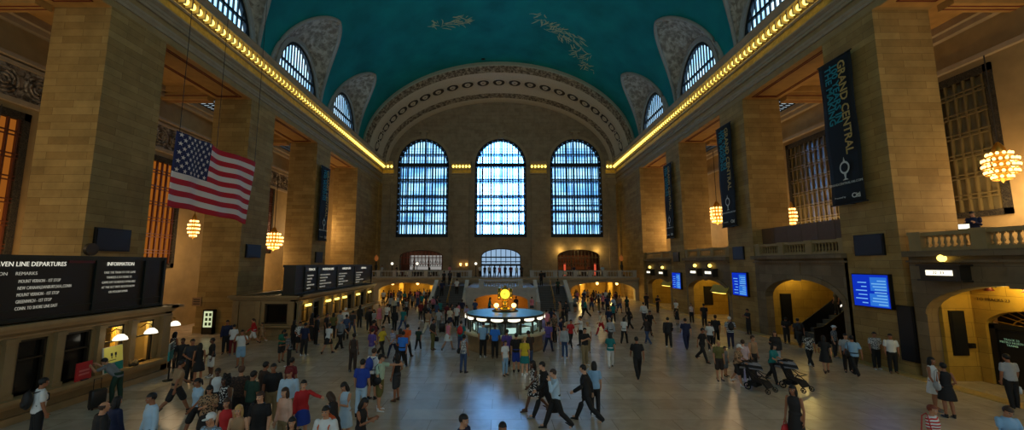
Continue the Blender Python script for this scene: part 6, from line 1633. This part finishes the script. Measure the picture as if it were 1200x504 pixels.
def stroller(x, y, rz, label):
    r = empty('stroller', (x, y, 0), rz); tag(r, label, 'stroller')
    bk = cmat('stroller_black_fabric', lin(22, 20, 24), .8); st = stripes('stroller_stripes', lin(22, 20, 24), lin(130, 130, 136), 9)
    fr = MB()
    for s in (-1, 1):
        X = s*.25
        fr.tube([(X, .45, 1.02), (X, .3, .75), (X, -.25, .35), (X*.8, -.42, .14)], .016, 6); fr.tube([(X, .0, .55), (X, .32, .13)], .016, 6); fr.tube([(X, .3, .75), (X, -.05, .62), (X, -.32, .6)], .014, 6)
    fr.tube([(-.25, .45, 1.02), (.25, .45, 1.02)], .02, 8); fr.tube([(-.25, .32, .13), (.25, .32, .13)], .014, 6); fr.tube([(-.25, -.32, .6), (.25, -.32, .6)], .018, 6)
    fr.build('frame', M['iron'], r)
    b = MB(); b.poly_extrude([(-.22, .3, .85), (-.22, .12, .42), (-.22, -.28, .38), (-.22, -.42, .2), (-.22, -.38, .18), (-.22, -.24, .33), (-.22, .16, .36), (-.22, .36, .82)], (.44, 0, 0)); b.build('seat', bk, r)
    b = MB(); rows = []
    for i in range(13):
        a = PI*.02+PI*.62*i/12; rows.append([(-.24, .22-.38*math.cos(PI-a)*-1*-1, .72+.34*math.sin(a)), (0, .22+.40*math.cos(a)*-1, .76+.36*math.sin(a)), (.24, .22-.38*math.cos(PI-a)*-1*-1, .72+.34*math.sin(a))])
    b.grid(rows); o = b.build('canopy', st, r); md = o.modifiers.new('t', 'SOLIDIFY'); md.thickness = .02
    MB().box(-.2, .2, .0, .34, .16, .32).build('basket', bk, r)
    for sx, sy, rr in ((-1, .32, .14), (1, .32, .14), (-1, -.42, .1), (1, -.42, .1)):
        b = MB(); b.tube([(sx*.27+.02*math.cos(0), sy+rr*.85*math.cos(2*PI*i/20), rr+rr*.85*math.sin(2*PI*i/20)) for i in range(21)], rr*.16, 6, False)
        b.tube([(sx*.27-.02, sy, rr), (sx*.27+.02, sy, rr)], .03, 8)
        for q in range(3): b.tube([(sx*.27, sy+rr*.8*math.cos(q*PI/3), rr+rr*.8*math.sin(q*PI/3)), (sx*.27, sy-rr*.8*math.cos(q*PI/3), rr-rr*.8*math.sin(q*PI/3))], .008, 5)
        b.build('wheel', M['iron'], r)
    return r
stroller(*STR[0], 'nearer black stroller with grey striped canopy'); stroller(*STR[1], 'farther black stroller, right of the nearer one')
r = empty('laptop', (18.95, 16.0, 6.26), -.9); tag(r, 'open laptop with a glowing screen on the gallery balustrade over the tracks entrance', 'laptop')
MB().box(-.16, .16, -.11, .11, 0, .02).build('keyboard', M['iron'], r); b = MB(); b.poly_extrude([(-.16, .11, .02), (.16, .11, .02), (.16, .19, .24), (-.16, .19, .24)], (0, .012, 0)); sc_ = b.build('lid', M['iron'], r)
b = MB(); b.add([(-.15, .105, .035), (.15, .105, .035), (.15, .183, .23), (-.15, .183, .23)], [(0, 1, 2, 3)]); b.build('display', M['glowwhite'], r, recalc=False)

# shirt front and tie of the suited person
o, J = [v for k, v in PEOPLE.items() if 'suit with tie' in k][0]
b = MB(); c = J['chest']; R_ = J['RL']
q = lambda x, y, z: tuple(c+R_ @ Vector((x, y, z)))
b.poly_extrude([q(-.05, -.158, .1), q(.05, -.158, .1), q(.045, -.163, .02), q(.0, -.158, -.14), q(-.045, -.163, .02)], R_ @ Vector((0, .03, 0))); b.build('shirt_front', clothmat('white'), o)
b = MB(); b.poly_extrude([q(-.014, -.166, .1), q(.014, -.166, .1), q(.022, -.172, -.08), q(0, -.166, -.13), q(-.022, -.172, -.08)], R_ @ Vector((0, .006, 0))); b.build('tie', clothmat('navy'), o)
# ---------------------------------------------------------------- lights of the place
WARM = (1., .7, .38)
for x, y, z in [c[:3] for c in CH]: plight('chandelier_light', (x, y, z-1.6), LC_E*(.45 if x < 0 and y < 32 else 1), WARM, 1.3)
for s in (-1, 1):
    plight('chandelier_light', (s*22.6, 7.3, 9), LC_E, WARM, .6); plight('chandelier_light', (s*22.6, 49.2, 9), LC_E*.8, WARM, .6)
for x in (-14, -10.5, 11.5, 15.5): plight('passage_light', (x, 56.4, 2.2), 200, (1., .74, .26), .15)
plight('niche_light', (BC, BYf+1.6, 1.5), 85, (1., .56, .12), .15)
for y, z in ((15.6, 3.9), (13.2, 3.9)): plight('wall_lamp_light', (19.9, y, z), 55, (1., .76, .2), .08)
plight('hall_light', (20.6, 27.6, 4.4), 80, (1., .74, .22), .15)
plight('hall_light', (20.6, 37.8, 4.2), 80, (1., .76, .2), .15); plight('hall_light', (20.3, 34.2, 4.2), 40, (1., .76, .2), .15)
plight('hall_light', (20.6, 47.6, 4.0), 80, (1., .76, .2), .15)
for y in (16.05, 17.4): plight('office_light', (-15.35, y, 2.3), 34, (1., .74, .2), .08)
for i in (0, 2, 3, 4, 6, 8): plight('office_light', (-13.7, 27.9+1.6*i, 2.1), 12, (1., .74, .2), .08)
for x in (9.5, 12.4, 15.3): plight('shop_light', (x, YE-.7, 6.9), 60, (1., .66, .18), .1)
for x in (-14, -10): plight('shop_light', (x, YE+2, 6.2), 30, (1., .7, .4), .1)
plight('booth_light', (KX, KY-1.4, 1.6), 10, (1., .95, .8), .1); plight('booth_light', (KX-1.3, KY-.6, 1.6), 8, (1., .95, .8), .1); plight('booth_light', (KX+1.3, KY-.6, 1.6), 8, (1., .95, .8), .1)
w = bpy.data.worlds.new('dim_surroundings'); SC.world = w; w.use_nodes = True
bg = w.node_tree.nodes['Background']; bg.inputs[0].default_value = WORLD_C; bg.inputs[1].default_value = WORLD_E
# ---------------------------------------------------------------- camera
cam = bpy.data.cameras.new('camera'); co = bpy.data.objects.new('camera', cam); COL.objects.link(co)
cam.sensor_width = 36; cam.lens = F_/1200*36; cam.shift_x = (600-587)/1200.
co.location = (CX, 0, CH_); co.rotation_euler = (PI/2+CP, 0, 0); cam.clip_end = 400; cam.clip_start = .1
SC.camera = co
SC.view_settings.view_transform = 'Standard'; SC.view_settings.look = 'None'; SC.view_settings.gamma = 1; SC.view_settings.use_curve_mapping = False
SC.view_settings.exposure = EXPO
